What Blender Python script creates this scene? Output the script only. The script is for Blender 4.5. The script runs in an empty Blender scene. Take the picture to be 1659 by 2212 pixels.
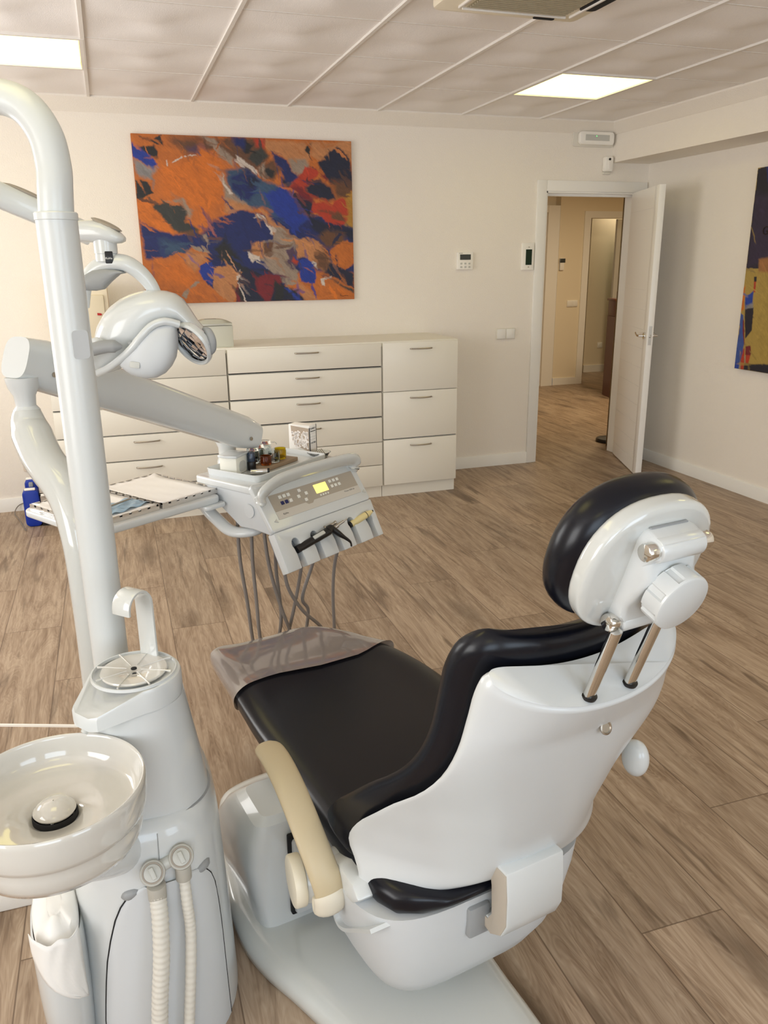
import bpy, bmesh, math, random
import numpy as np
from mathutils import Vector, Matrix
PI = math.pi
S = bpy.context.scene
COL = S.collection
R = math.radians

# ------------------------------------------------------------------ camera
cam = bpy.data.cameras.new('camera')
co = bpy.data.objects.new('camera', cam)
COL.objects.link(co)
yaw, pitch, roll = 0.3185, 0.3013, -0.0113
f0 = Vector((math.sin(yaw), math.cos(yaw), 0)); r0 = Vector((math.cos(yaw), -math.sin(yaw), 0)); u0 = Vector((0, 0, 1))
fw = math.cos(pitch)*f0 - math.sin(pitch)*u0
up = math.sin(pitch)*f0 + math.cos(pitch)*u0
rt = math.cos(roll)*r0 + math.sin(roll)*up
up = -math.sin(roll)*r0 + math.cos(roll)*up
Mc = Matrix((rt, up, -fw)).transposed().to_4x4()
Mc.translation = Vector((-3.9896, -5.5805, 1.5369))
co.matrix_world = Mc
cam.sensor_fit = 'VERTICAL'; cam.sensor_height = 24.0
cam.lens = 1722.52/2212*24.0
cam.clip_start = 0.02
S.camera = co

# ------------------------------------------------------------------ view, world, lights
S.view_settings.view_transform = 'Standard'
S.view_settings.look = 'None'
S.view_settings.gamma = 1.0
S.view_settings.exposure = 0.30
S.view_settings.use_curve_mapping = False
S.cycles.use_denoising = True
S.cycles.max_bounces = 8
S.cycles.diffuse_bounces = 5
S.cycles.sample_clamp_indirect = 6.0
S.cycles.caustics_reflective = False
S.cycles.caustics_refractive = False
w = bpy.data.worlds.new('world'); S.world = w; w.use_nodes = True
w.node_tree.nodes['Background'].inputs[0].default_value = (0.75, 0.86, 1.0, 1)
w.node_tree.nodes['Background'].inputs[1].default_value = 0.8

def area(name, loc, rot, sx, sy, power, col):
    l = bpy.data.lights.new(name, 'AREA'); l.shape = 'RECTANGLE'; l.size = sx; l.size_y = sy
    l.energy = power; l.color = col
    o = bpy.data.objects.new(name, l); COL.objects.link(o); o.location = loc; o.rotation_euler = rot
    return o
# daylight entering by the windows behind and to the left of the photographer
DAY = (0.74, 0.87, 1.0)
area('window_daylight', (-4.4, -7.93, 1.5), (R(90), 0, 0), 1.7, 1.5, 26, DAY)
area('window_daylight', (-1.9, -7.93, 1.5), (R(90), 0, 0), 1.7, 1.5, 24, DAY)
area('window_daylight', (-6.13, -2.0, 1.5), (R(103), 0, R(-90)), 1.5, 1.5, 40, (1.0, .97, .93))
area('window_daylight', (-6.13, -5.4, 1.5), (R(103), 0, R(-90)), 1.5, 1.5, 34, (1.0, .97, .93))
area('corridor_lamp_light', (1.4, 1.6, 2.42), (0, 0, 0), 0.5, 0.5, 30, (1.0, 0.80, 0.52))
area('corridor_lamp_light', (2.9, 4.5, 2.42), (0, 0, 0), 0.4, 0.4, 4, (1.0, 0.84, 0.6))

# ------------------------------------------------------------------ materials
def lin(c):
    return tuple(((x/255)/12.92 if x/255 <= .04045 else ((x/255+.055)/1.055)**2.4) for x in c)
MATS = {}
def mat(name, rgb, rough=.5, metal=0, coat=0, trans=0, emit=None, es=1, bump=None, alpha=1, ior=1.45, coatr=.05, spec=None):
    m = bpy.data.materials.new(name); m.use_nodes = True
    b = m.node_tree.nodes['Principled BSDF']
    b.inputs['Base Color'].default_value = (*lin(rgb), 1)
    b.inputs['Roughness'].default_value = rough
    b.inputs['Metallic'].default_value = metal
    b.inputs['IOR'].default_value = ior
    if coat: b.inputs['Coat Weight'].default_value = coat; b.inputs['Coat Roughness'].default_value = coatr
    if trans: b.inputs['Transmission Weight'].default_value = trans
    if spec is not None: b.inputs['Specular IOR Level'].default_value = spec
    if alpha < 1: b.inputs['Alpha'].default_value = alpha
    if emit: b.inputs['Emission Color'].default_value = (*lin(emit), 1); b.inputs['Emission Strength'].default_value = es
    if bump:
        nt = m.node_tree; tc = nt.nodes.new('ShaderNodeTexCoord'); n = nt.nodes.new('ShaderNodeTexNoise')
        n.inputs['Scale'].default_value = bump[0]; n.inputs['Detail'].default_value = 4
        bp = nt.nodes.new('ShaderNodeBump'); bp.inputs['Strength'].default_value = bump[1]; bp.inputs['Distance'].default_value = bump[2]
        nt.links.new(tc.outputs['Object'], n.inputs['Vector']); nt.links.new(n.outputs['Fac'], bp.inputs['Height']); nt.links.new(bp.outputs[0], b.inputs['Normal'])
    MATS[name] = m
    return m
WALL = mat('wall_plaster', (243, 236, 226), .85, bump=(130, .55, .004))
WHALL = mat('corridor_plaster', (236, 224, 200), .85, bump=(130, .3, .003))
CEIL = mat('ceiling_tile_fibre', (247, 243, 241), .9, bump=(260, .5, .002))
GRID = mat('ceiling_grid_white', (232, 227, 221), .6)
TRIM = mat('trim_white_paint', (242, 240, 235), .35)
DOORM = mat('door_white_lacquer', (244, 242, 238), .3)
LAM = mat('cabinet_laminate', (236, 232, 220), .35)
CARC = mat('cabinet_carcass', (226, 221, 208), .5)
FITW = mat('wall_fitting_white', (248, 245, 238), .35)
FITG = mat('wall_fitting_off_white', (226, 221, 210), .4)  # plain off-white plastic, a little darker than the fitting white
DARK = mat('dark_gap', (22, 22, 24), .8)
PLAST = mat('white_plastic', (209, 212, 212), .28, coat=.6)
PLGL = mat('glossy_white_enamel', (203, 205, 202), .16, coat=1)
POLE = mat('pole_enamel', (205, 208, 207), .34, coat=.35, coatr=.2)
SHELL = mat('shell_enamel', (206, 209, 210), .34, coat=.5, coatr=.16)
PLMAT = mat('white_matt_plastic', (202, 205, 207), .42)
GREY = mat('grey_plastic', (150, 152, 153), .45)
LGREY = mat('light_grey_plastic', (196, 196, 190), .4)
TAUPE = mat('taupe_pad', (160, 150, 138), .55)
LEATH = mat('dark_upholstery', (8, 10, 20), .27, bump=(900, .06, .0003), spec=.42)
BEIGE = mat('beige_arm_pad', (198, 182, 150), .38)
CHROME = mat('chrome', (225, 222, 216), .08, metal=1)
STEEL = mat('satin_steel', (176, 168, 156), .3, metal=1)
BLACK = mat('black_plastic', (24, 22, 22), .35)
HOSE = mat('grey_hose', (128, 120, 114), .5)
SHOSE = mat('ribbed_hose_white', (214, 210, 200), .45, bump=(60, .1, .002))
CERAM = mat('white_ceramic', (206, 203, 196), .1, coat=1)
GLASS = mat('clear_glass', (245, 250, 250), .03, trans=1, ior=1.3)
AMBER = mat('amber_glass', (196, 96, 36), .03, trans=.9, ior=1.3)
YEL = mat('yellow_glass', (226, 196, 40), .03, trans=.9, ior=1.3)
BLUEG = mat('dark_blue_bottle', (28, 44, 66), .2, coat=.5)
BLUE = mat('blue_plastic', (18, 52, 160), .42)
WOODB = mat('brown_wood', (98, 50, 24), .4)
PLANKW = mat('pale_wood_board', (150, 128, 104), .55)
PAPER = mat('white_paper', (246, 242, 236), .9)
SCREEN = mat('lit_screen', (250, 235, 130), .4, emit=(250, 232, 130), es=.75)
TRAYST = mat('tray_steel', (218, 214, 208), .32, metal=1)
LCD = mat('dark_lcd', (64, 68, 66), .25)
LCDG = mat('green_lcd', (24, 48, 36), .2)
TAUPEP = mat('panel_film_taupe', (172, 162, 148), .4)
TAUPEL = mat('panel_film_pale', (204, 198, 188), .4)
INK = mat('black_ink', (28, 28, 30), .6)
INKG = mat('grey_ink', (110, 108, 104), .6)
NAVY = mat('navy_key', (28, 34, 90), .4)
RED = mat('red_label', (178, 34, 30), .5)
LEDW = mat('lit_panel', (255, 244, 214), .5, emit=(255, 242, 150), es=2.2)
FROST = mat('frosted_glass', (150, 170, 160), .35)
MIRR = mat('reflector_mirror', (225, 225, 230), .04, metal=1)
SHEETL = mat('lining_sheet', (238, 236, 232), .8)
GREEN = mat('green_led', (90, 220, 120), .4, emit=(90, 220, 120), es=1.5)
LGLASS = mat('lamp_lens', (200, 205, 208), .1)

# clear film over the foot end
FILM = bpy.data.materials.new('clear_film'); FILM.use_nodes = True
nt = FILM.node_tree; nt.nodes.clear()
o_ = nt.nodes.new('ShaderNodeOutputMaterial'); mx = nt.nodes.new('ShaderNodeMixShader'); tr = nt.nodes.new('ShaderNodeBsdfTransparent')
pb = nt.nodes.new('ShaderNodeBsdfPrincipled'); pb.inputs['Base Color'].default_value = (*lin((150, 141, 137)), 1); pb.inputs['Roughness'].default_value = .09
pb.inputs['Coat Weight'].default_value = 1; pb.inputs['IOR'].default_value = 1.9; pb.inputs['Coat Roughness'].default_value = .03
tcf = nt.nodes.new('ShaderNodeTexCoord'); nf = nt.nodes.new('ShaderNodeTexNoise'); nf.inputs['Scale'].default_value = 5; nf.inputs['Detail'].default_value = 1; nf.inputs['Distortion'].default_value = 1.0
bf = nt.nodes.new('ShaderNodeBump'); bf.inputs['Strength'].default_value = .12; bf.inputs['Distance'].default_value = .01
nt.links.new(tcf.outputs['Object'], nf.inputs['Vector']); nt.links.new(nf.outputs['Fac'], bf.inputs['Height']); nt.links.new(bf.outputs[0], pb.inputs['Normal'])
mx.inputs[0].default_value = .85
nt.links.new(tr.outputs[0], mx.inputs[1]); nt.links.new(pb.outputs[0], mx.inputs[2]); nt.links.new(mx.outputs[0], o_.inputs[0])

def floor_mat():
    m = bpy.data.materials.new('oak_plank_floor'); m.use_nodes = True; nt = m.node_tree; N = nt.nodes; L = nt.links
    b = N['Principled BSDF']; tc = N.new('ShaderNodeTexCoord'); sp = N.new('ShaderNodeSeparateXYZ'); L.new(tc.outputs['Object'], sp.inputs[0])
    def mth(op, a, b2=None, c=None):
        n = N.new('ShaderNodeMath'); n.operation = op
        for i, v in enumerate((a, b2, c)):
            if v is None: continue
            if isinstance(v, (int, float)): n.inputs[i].default_value = v
            else: L.new(v, n.inputs[i])
        return n.outputs[0]
    W_, LEN = .2345, 1.38
    xs = mth('DIVIDE', mth('ADD', sp.outputs['X'], 2.235), W_)
    row = mth('FLOOR', xs); fx = mth('FRACT', xs)
    wn = N.new('ShaderNodeTexWhiteNoise'); wn.noise_dimensions = '1D'; L.new(row, wn.inputs['W'])
    # joints of the second row left of the datum fall at y = -4.0
    ys = mth('ADD', mth('DIVIDE', mth('ADD', sp.outputs['Y'], 4.0), LEN), mth('MULTIPLY', row, .382))
    ys = mth('ADD', ys, .382)
    colm = mth('FLOOR', ys); fy = mth('FRACT', ys)
    cv = N.new('ShaderNodeCombineXYZ'); L.new(row, cv.inputs[0]); L.new(colm, cv.inputs[1])
    w2 = N.new('ShaderNodeTexWhiteNoise'); w2.noise_dimensions = '3D'; L.new(cv.outputs[0], w2.inputs['Vector'])
    # grain space: stretched along the plank, shifted per plank
    ma = N.new('ShaderNodeVectorMath'); ma.operation = 'MULTIPLY_ADD'; L.new(w2.outputs['Color'], ma.inputs[0]); ma.inputs[1].default_value = (37, 53, 11); L.new(tc.outputs['Object'], ma.inputs[2])
    mp = N.new('ShaderNodeMapping'); mp.inputs['Scale'].default_value = (9, 1.1, 1); L.new(ma.outputs[0], mp.inputs[0])
    n1 = N.new('ShaderNodeTexNoise'); n1.inputs['Scale'].default_value = 1.4; n1.inputs['Detail'].default_value = 3; n1.inputs['Distortion'].default_value = 1.6; L.new(mp.outputs[0], n1.inputs['Vector'])
    mp2 = N.new('ShaderNodeMapping'); mp2.inputs['Scale'].default_value = (55, 3.2, 1); L.new(ma.outputs[0], mp2.inputs[0])
    n2 = N.new('ShaderNodeTexNoise'); n2.inputs['Scale'].default_value = 1.5; n2.inputs['Detail'].default_value = 5; n2.inputs['Distortion'].default_value = .8; L.new(mp2.outputs[0], n2.inputs['Vector'])
    # rings: contour lines of the low noise
    rg = mth('SINE', mth('MULTIPLY', n1.outputs['Fac'], 95.0))
    # knots
    vk = N.new('ShaderNodeTexVoronoi'); vk.feature = 'F1'; mp3 = N.new('ShaderNodeMapping'); mp3.inputs['Scale'].default_value = (5.0, 1.5, 1); L.new(ma.outputs[0], mp3.inputs[0])
    nd = N.new('ShaderNodeTexNoise'); nd.inputs['Scale'].default_value = 5; L.new(mp3.outputs[0], nd.inputs['Vector'])
    va = N.new('ShaderNodeVectorMath'); va.operation = 'MULTIPLY_ADD'; L.new(nd.outputs['Color'], va.inputs[0]); va.inputs[1].default_value = (.35, .35, 0); L.new(mp3.outputs[0], va.inputs[2])
    L.new(va.outputs[0], vk.inputs['Vector']); vk.inputs['Scale'].default_value = .7
    kn = N.new('ShaderNodeMapRange'); kn.inputs['From Min'].default_value = .02; kn.inputs['From Max'].default_value = .26; kn.inputs['To Min'].default_value = 1; kn.inputs['To Max'].default_value = 0; L.new(vk.outputs['Distance'], kn.inputs['Value'])
    # long cracks
    mp4 = N.new('ShaderNodeMapping'); mp4.inputs['Scale'].default_value = (16, 1.6, 1); L.new(ma.outputs[0], mp4.inputs[0])
    n4 = N.new('ShaderNodeTexNoise'); n4.inputs['Scale'].default_value = 1.0; n4.inputs['Detail'].default_value = 6; n4.inputs['Distortion'].default_value = 1.0; L.new(mp4.outputs[0], n4.inputs['Vector'])
    ck = N.new('ShaderNodeMapRange'); ck.inputs['From Min'].default_value = .59; ck.inputs['From Max'].default_value = .70; L.new(n4.outputs['Fac'], ck.inputs['Value'])
    g = mth('ADD', mth('MULTIPLY', n2.outputs['Fac'], .58), mth('MULTIPLY', n1.outputs['Fac'], .62))
    g = mth('ADD', g, mth('MULTIPLY', rg, .045))
    cr = N.new('ShaderNodeValToRGB'); e = cr.color_ramp.elements
    e[0].position = .38; e[0].color = (*lin((128, 105, 84)), 1); e[1].position = .86; e[1].color = (*lin((190, 170, 148)), 1)
    k = e.new(.62); k.color = (*lin((165, 143, 121)), 1)
    L.new(g, cr.inputs[0])
    hs = N.new('ShaderNodeHueSaturation'); L.new(cr.outputs[0], hs.inputs['Color'])
    L.new(mth('ADD', mth('MULTIPLY', w2.outputs['Value'], .22), .90), hs.inputs['Value'])
    m1 = N.new('ShaderNodeMixRGB'); m1.blend_type = 'MIX'; m1.inputs[2].default_value = (*lin((86, 67, 50)), 1); L.new(hs.outputs[0], m1.inputs[1])
    L.new(mth('MINIMUM', mth('ADD', mth('MULTIPLY', kn.outputs[0], .78), mth('MULTIPLY', ck.outputs[0], .62)), .85), m1.inputs[0])
    ex = mth('MINIMUM', fx, mth('SUBTRACT', 1.0, fx)); ey = mth('MULTIPLY', mth('MINIMUM', fy, mth('SUBTRACT', 1.0, fy)), LEN/W_)
    ed = mth('LESS_THAN', mth('MINIMUM', ex, ey), .0075)
    m2 = N.new('ShaderNodeMixRGB'); m2.inputs[2].default_value = (*lin((92, 72, 56)), 1); L.new(m1.outputs[0], m2.inputs[1]); L.new(mth('MULTIPLY', ed, .75), m2.inputs[0])
    L.new(m2.outputs[0], b.inputs['Base Color'])
    b.inputs['Roughness'].default_value = .42; b.inputs['Specular IOR Level'].default_value = .4
    bp = N.new('ShaderNodeBump'); bp.inputs['Strength'].default_value = .25; bp.inputs['Distance'].default_value = .002; L.new(g, bp.inputs['Height']); L.new(bp.outputs[0], b.inputs['Normal'])
    return m
FLOOR = floor_mat()

# ------------------------------------------------------------------ mesh helpers
def merge(bm, t, M=None):
    if M is not None: bmesh.ops.transform(t, matrix=M, verts=t.verts)
    me = bpy.data.meshes.new('t'); t.to_mesh(me); t.free(); bm.from_mesh(me); bpy.data.meshes.remove(me)
    return bm
def NB(): return bmesh.new()
def bev(t, w_, seg=3, ang=30):
    es = [e for e in t.edges if len(e.link_faces) == 2 and e.calc_face_angle(0) > R(ang)]
    if es and w_ > 0: bmesh.ops.bevel(t, geom=es, offset=w_, segments=seg, profile=.5, affect='EDGES', clamp_overlap=True)
def box(bm, lo, hi, b=0, M=None, seg=2):
    t = bmesh.new(); bmesh.ops.create_cube(t, size=1)
    lo = Vector(lo); hi = Vector(hi); c = (lo+hi)/2; s = hi-lo
    for v in t.verts: v.co = Vector((v.co.x*s.x+c.x, v.co.y*s.y+c.y, v.co.z*s.z+c.z))
    bev(t, b, seg); return merge(bm, t, M)
def loft(bm, secs, cap=True, closed=True, M=None, rings=False):
    t = bmesh.new(); vs = [[t.verts.new(p) for p in s] for s in secs]; n = len(secs[0])
    rng = range(n) if closed else range(n-1)
    for a, b_ in zip(vs[:-1], vs[1:]):
        for i in rng:
            j = (i+1) % n
            try: t.faces.new((a[i], a[j], b_[j], b_[i]))
            except ValueError: pass
    if rings:
        a, b_ = vs[-1], vs[0]
        for i in rng: t.faces.new((a[i], a[(i+1) % n], b_[(i+1) % n], b_[i]))
    elif cap and closed:
        t.faces.new(vs[0][::-1]); t.faces.new(vs[-1])
    bmesh.ops.recalc_face_normals(t, faces=t.faces)
    return merge(bm, t, M)
def frames(pts):
    pts = [Vector(p) for p in pts]; T = []
    for i in range(len(pts)):
        a = pts[max(i-1, 0)]; b_ = pts[min(i+1, len(pts)-1)]; T.append((b_-a).normalized())
    ref = Vector((0, 0, 1)) if abs(T[0].z) < .9 else Vector((1, 0, 0))
    n = (ref - T[0]*ref.dot(T[0])).normalized(); out = []
    for i, t in enumerate(T):
        n = (n - t*n.dot(t)).normalized(); out.append((pts[i], n, t.cross(n)))
    return out
def tube(bm, pts, r, n=14, cap=True, M=None, ey=1.0, ref=None):
    fr = frames(pts); secs = []
    if ref is not None:
        ref = Vector(ref); f2 = []
        P = [Vector(p) for p in pts]
        for i in range(len(P)):
            t = (P[min(i+1, len(P)-1)]-P[max(i-1, 0)]).normalized(); q = (ref - t*ref.dot(t)).normalized(); f2.append((P[i], q, t.cross(q)))
        fr = f2
    for i, (p, a, b_) in enumerate(fr):
        ri = r[i] if isinstance(r, (list, tuple)) else r
        ei = ey[i] if isinstance(ey, (list, tuple)) else ey
        secs.append([p + a*math.cos(2*PI*k/n)*ri + b_*math.sin(2*PI*k/n)*ri*ei for k in range(n)])
    return loft(bm, secs, cap, M=M)
def spl(pts, n=8):
    P = [Vector(p) for p in pts]; out = []
    for i in range(len(P)-1):
        p0 = P[max(i-1, 0)]; p1 = P[i]; p2 = P[i+1]; p3 = P[min(i+2, len(P)-1)]
        for k in range(n):
            t = k/n; out.append(.5*((2*p1) + (p2-p0)*t + (2*p0-5*p1+4*p2-p3)*t*t + (3*p1-p0-3*p2+p3)*t**3))
    out.append(P[-1]); return out
def cr(xs, ys, x):
    if x <= xs[0]: return ys[0]
    if x >= xs[-1]: return ys[-1]
    i = max(k for k in range(len(xs)) if xs[k] <= x); i = min(i, len(xs)-2)
    h = xs[i+1]-xs[i]; t = (x-xs[i])/h
    def sl(k):
        if k == 0: return (ys[1]-ys[0])/(xs[1]-xs[0])
        if k == len(xs)-1: return (ys[-1]-ys[-2])/(xs[-1]-xs[-2])
        return (ys[k+1]-ys[k-1])/(xs[k+1]-xs[k-1])
    m0 = sl(i)*h; m1 = sl(i+1)*h
    return (2*t**3-3*t*t+1)*ys[i] + (t**3-2*t*t+t)*m0 + (-2*t**3+3*t*t)*ys[i+1] + (t**3-t*t)*m1
def lathe(bm, prof, M=None, n=40, cap=True):
    secs = [[Vector((r*math.cos(2*PI*k/n), r*math.sin(2*PI*k/n), z)) for k in range(n)] for r, z in prof]
    return loft(bm, secs, cap, M=M)
def cyl(bm, a, b_, r, n=24, r2=None, bv=0):
    a = Vector(a); b_ = Vector(b_); r2 = r if r2 is None else r2
    L_ = (b_-a).length; q = (b_-a).to_track_quat('Z', 'Y').to_matrix().to_4x4(); q.translation = a
    prof = [(r, 0), (r2, L_)] if not bv else [(r-bv, 0), (r-bv*.3, bv*.3), (r, bv), (r2, L_-bv), (r2-bv*.3, L_-bv*.3), (r2-bv, L_)]
    return lathe(bm, prof, q, n)
def prism(bm, out, z0, z1, b=0, M=None, seg=2):
    t = bmesh.new(); a = [t.verts.new((x, y, z0)) for x, y in out]; c = [t.verts.new((x, y, z1)) for x, y in out]; n = len(out)
    t.faces.new(a[::-1]); t.faces.new(c)
    for i in range(n): t.faces.new((a[i], a[(i+1) % n], c[(i+1) % n], c[i]))
    bmesh.ops.recalc_face_normals(t, faces=t.faces); bev(t, b, seg); return merge(bm, t, M)
def sell(cx, cy, hx, hy, z, n=40, e=2.5, rot=0):
    out = []
    for k in range(n):
        a = 2*PI*k/n; c, s = math.cos(a), math.sin(a)
        x = math.copysign(abs(c)**(2/e), c)*hx; y = math.copysign(abs(s)**(2/e), s)*hy
        out.append(Vector((cx+x*math.cos(rot)-y*math.sin(rot), cy+x*math.sin(rot)+y*math.cos(rot), z)))
    return out
def rrect(x0, y0, x1, y1, r, n=6):
    o = []
    for cx, cy, a0 in ((x1-r, y1-r, 0), (x0+r, y1-r, 90), (x0+r, y0+r, 180), (x1-r, y0+r, 270)):
        for k in range(n+1): a = R(a0+90*k/n); o.append((cx+r*math.cos(a), cy+r*math.sin(a)))
    return o
def axm(o, x, y, z):      # matrix whose columns are the given axes
    M = Matrix((Vector(x), Vector(y), Vector(z))).transposed().to_4x4(); M.translation = Vector(o); return M
def obj(name, bm, m, parent=None, smooth=38, label=None, sub=0):
    me = bpy.data.meshes.new(name)
    bmesh.ops.remove_doubles(bm, verts=bm.verts, dist=1e-6)
    for f in bm.faces: f.smooth = True
    for e in bm.edges:
        if len(e.link_faces) == 2 and e.calc_face_angle(0) > R(smooth): e.smooth = False
    bm.to_mesh(me); bm.free()
    for q in (m if isinstance(m, (list, tuple)) else [m]): me.materials.append(q)
    o = bpy.data.objects.new(name, me); COL.objects.link(o)
    if parent is not None: o.parent = parent
    if label: o['label'] = label
    if sub:
        md = o.modifiers.new('s', 'SUBSURF'); md.levels = sub; md.render_levels = sub
    return o
def struct(name, bm, m, parent=None, **k):
    o = obj(name, bm, m, parent, **k)
    if parent is None: o['kind'] = 'structure'
    return o
def tag(o, label, cat, group=None):
    o['label'] = label; o['category'] = cat
    if group: o['group'] = group
    return o
def thing(name, label, cat, loc=(0, 0, 0), rz=0, group=None):
    o = bpy.data.objects.new(name, None); COL.objects.link(o); o.location = loc; o.rotation_euler = (0, 0, R(rz)); o.empty_display_size = .1
    return tag(o, label, cat, group)
def dup(root, loc=None, rz=None, label=None):
    r = root.copy(); COL.objects.link(r)
    if loc is not None: r.location = loc
    if rz is not None: r.rotation_euler = (0, 0, R(rz))
    if label: r['label'] = label
    for ch in list(root.children):
        c = ch.copy(); COL.objects.link(c); c.parent = r
        for g in list(ch.children):
            d = g.copy(); COL.objects.link(d); d.parent = c
    return r
def text(name, s, size, M, m, parent, ex=.0004, align='CENTER', sx=1):
    cu = bpy.data.curves.new(name, 'FONT'); cu.body = s; cu.size = size; cu.extrude = ex; cu.align_x = align; cu.align_y = 'CENTER'; cu.resolution_u = 2
    to = bpy.data.objects.new(name, cu); COL.objects.link(to); dg = bpy.context.evaluated_depsgraph_get()
    me = bpy.data.meshes.new_from_object(to.evaluated_get(dg)); COL.objects.unlink(to); bpy.data.objects.remove(to)
    me.transform(M @ Matrix.Diagonal((sx, 1, 1, 1))); me.materials.append(m)
    o = bpy.data.objects.new(name, me); COL.objects.link(o); o.parent = parent; return o
# ------------------------------------------------------------------ the room
XL, YF, H = -6.2, -8.0, 2.5
b = NB(); box(b, (XL-.1, YF-.1, -.06), (4.6, 7.0, 0)); struct('floor', b, FLOOR)
# back wall with the doorway
DX0, DX1, DH = -.872, -.084, 2.035
b = NB(); box(b, (XL, 0, 0), (DX0, .14, 2.75)); box(b, (DX1, 0, 0), (.14, .14, 2.75)); box(b, (DX0, 0, DH), (DX1, .14, 2.75)); struct('wall_back', b, WALL)
b = NB(); box(b, (0, YF, 0), (.14, 0, 2.75)); struct('wall_right', b, WALL)
# bulkhead running along the right wall
b = NB(); box(b, (-.328, YF, 2.24), (0, 0, 2.75)); struct('trim_1', b, WALL)
# left wall with window openings
b = NB()
WY = [(-6.2, -4.6), (-2.8, -1.2)]; WZ = (.75, 2.25)
ys = [YF, WY[0][0], WY[0][1], WY[1][0], WY[1][1], .14]
for i in range(0, 6, 2): box(b, (XL-.14, ys[i], 0), (XL, ys[i+1], 2.75))
for a, c in WY: box(b, (XL-.14, a, 0), (XL, c, WZ[0])); box(b, (XL-.14, a, WZ[1]), (XL, c, 2.75))
struct('wall_left', b, WALL)
b = NB(); WX = [(-5.3, -3.5), (-2.8, -1.0)]
xs = [XL-.14, WX[0][0], WX[0][1], WX[1][0], WX[1][1], .14]
for i in range(0, 6, 2): box(b, (xs[i], YF-.14, 0), (xs[i+1], YF, 2.75))
for a, c in WX: box(b, (a, YF-.14, 0), (c, YF, WZ[0])); box(b, (a, YF-.14, WZ[1]), (c, YF, 2.75))
struct('wall_front', b, WALL)
k = 1
for a, c in WX:
    b = NB()
    for q in (a, (a+c)/2-.025, c-.05): box(b, (q, YF-.12, WZ[0]), (q+.05, YF-.07, WZ[1]))
    for z in (WZ[0], WZ[1]-.05): box(b, (a, YF-.12, z), (c, YF-.07, z+.05))
    struct('window_%d' % k, b, TRIM); k += 1
for a, c in WY:
    b = NB()
    for q in (a, (a+c)/2-.025, c-.05): box(b, (XL-.12, q, WZ[0]), (XL-.07, q+.05, WZ[1]))
    for z in (WZ[0], WZ[1]-.05): box(b, (XL-.12, a, z), (XL-.07, c, z+.05))
    struct('window_%d' % k, b, TRIM); k += 1

# ceiling: dimpled tiles between narrow runners
GX, GY = -.384, -.785
PAN = {(-1, 0), (-6, 0), (-1, 5), (-6, 5), (-1, 9), (-6, 9)}
LIGHTS = []
b = NB(); NT = 16
t = bmesh.new()
CX1 = -.335
def tile(x0, x1, y0, y1):
    gx_ = .007; gy_ = .0022
    X0, X1, Y0, Y1 = x0+gx_, x1-gx_, y0+gy_, y1-gy_
    full = (x1-x0) > .55 and (y1-y0) > .55
    n = NT if full else 2
    V = []
    for j in range(n+1):
        row = []
        for i in range(n+1):
            u = i/n; v = j/n; xx = X0+(X1-X0)*u; yy = Y0+(Y1-Y0)*v; z = H+.004
            if full:
                a, c = 2*u-1, 2*v-1; r = math.hypot(a, c); th = math.atan2(c, a); e = min(1, 6*min(1-abs(a), 1-abs(c)))
                z += .004 + .011*math.cos(2*th+.5)*min(1, r*2.2)*max(0, 1-max(abs(a), abs(c))**3)*e - .006*math.exp(-(r/.5)**2)
            row.append(t.verts.new((xx, yy, z)))
        V.append(row)
    for j in range(n):
        for i in range(n): t.faces.new((V[j][i], V[j+1][i], V[j+1][i+1], V[j][i+1]))
    per = [V[0][i] for i in range(n+1)]+[V[j][n] for j in range(1, n+1)]+[V[n][i] for i in range(n-1, -1, -1)]+[V[j][0] for j in range(n-1, 0, -1)]
    top = [t.verts.new((v.co.x, v.co.y, H+.03)) for v in per]; m_ = len(per)
    for i in range(m_): t.faces.new((per[i], per[(i+1) % m_], top[(i+1) % m_], top[i]))
xe = [CX1] + [GX-.6*k for k in range(11)]
xe = [x for x in xe if x > XL] + [XL]
ye = [-.088] + [GY-.6*k for k in range(13)]
ye = [y for y in ye if y > YF] + [YF]
for i in range(len(xe)-1):
    for j in range(len(ye)-1):
        x1, x0 = xe[i], xe[i+1]; y1, y0 = ye[j], ye[j+1]
        if x1-x0 < .1 and i == 0: continue
        ki = round((x1-GX)/.6); kj = round((GY-y1)/.6)
        if abs(x1-(GX+.6*ki)) < .01 and (ki, kj) in PAN and y1 < -.5: LIGHTS.append((x0, x1, y0, y1)); continue
        if -2.79 < (x0+x1)/2 < -2.1 and -3.0 < (y0+y1)/2 < -2.4: continue
        tile(x0, x1, y0, y1)
bmesh.ops.recalc_face_normals(t, faces=t.faces)
merge(b, t)
struct('ceiling', b, CEIL, smooth=50)
b = NB(); box(b, (XL, YF, H+.03), (0, .0, H+.06))
for x in xe[1:-1]: box(b, (x-.0085, YF, H-.002), (x+.0085, -.088, H+.03))
for y in ye[1:-1]: box(b, (XL, y-.0045, H+.006), (CX1, y+.0045, H+.03))
struct('trim_2', b, GRID)
# cornice strips
def strip(name, prof, a, c, m=TRIM):     # profile of (offset, z) swept from a to c, offset to the left of travel
    a = Vector((*a, 0)); c = Vector((*c, 0)); d = (c-a).normalized(); n = Vector((-d.y, d.x, 0)); b = NB()
    loft(b, [[p + n*o_ + Vector((0, 0, z)) for o_, z in prof] for p in (a, c)]); return struct(name, b, m)
strip('trim_3', [(0, 2.43), (.004, 2.43), (.088, 2.497), (.088, 2.515), (0, 2.515)], (CX1, 0), (XL, 0), WALL)
b = NB(); loft(b, [[(-.328, y, 2.43), (-.332, y, 2.43), (-.395, y, 2.497), (-.395, y, 2.515), (-.328, y, 2.515)] for y in (YF, -.001)]); struct('trim_4', b, WALL)
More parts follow.
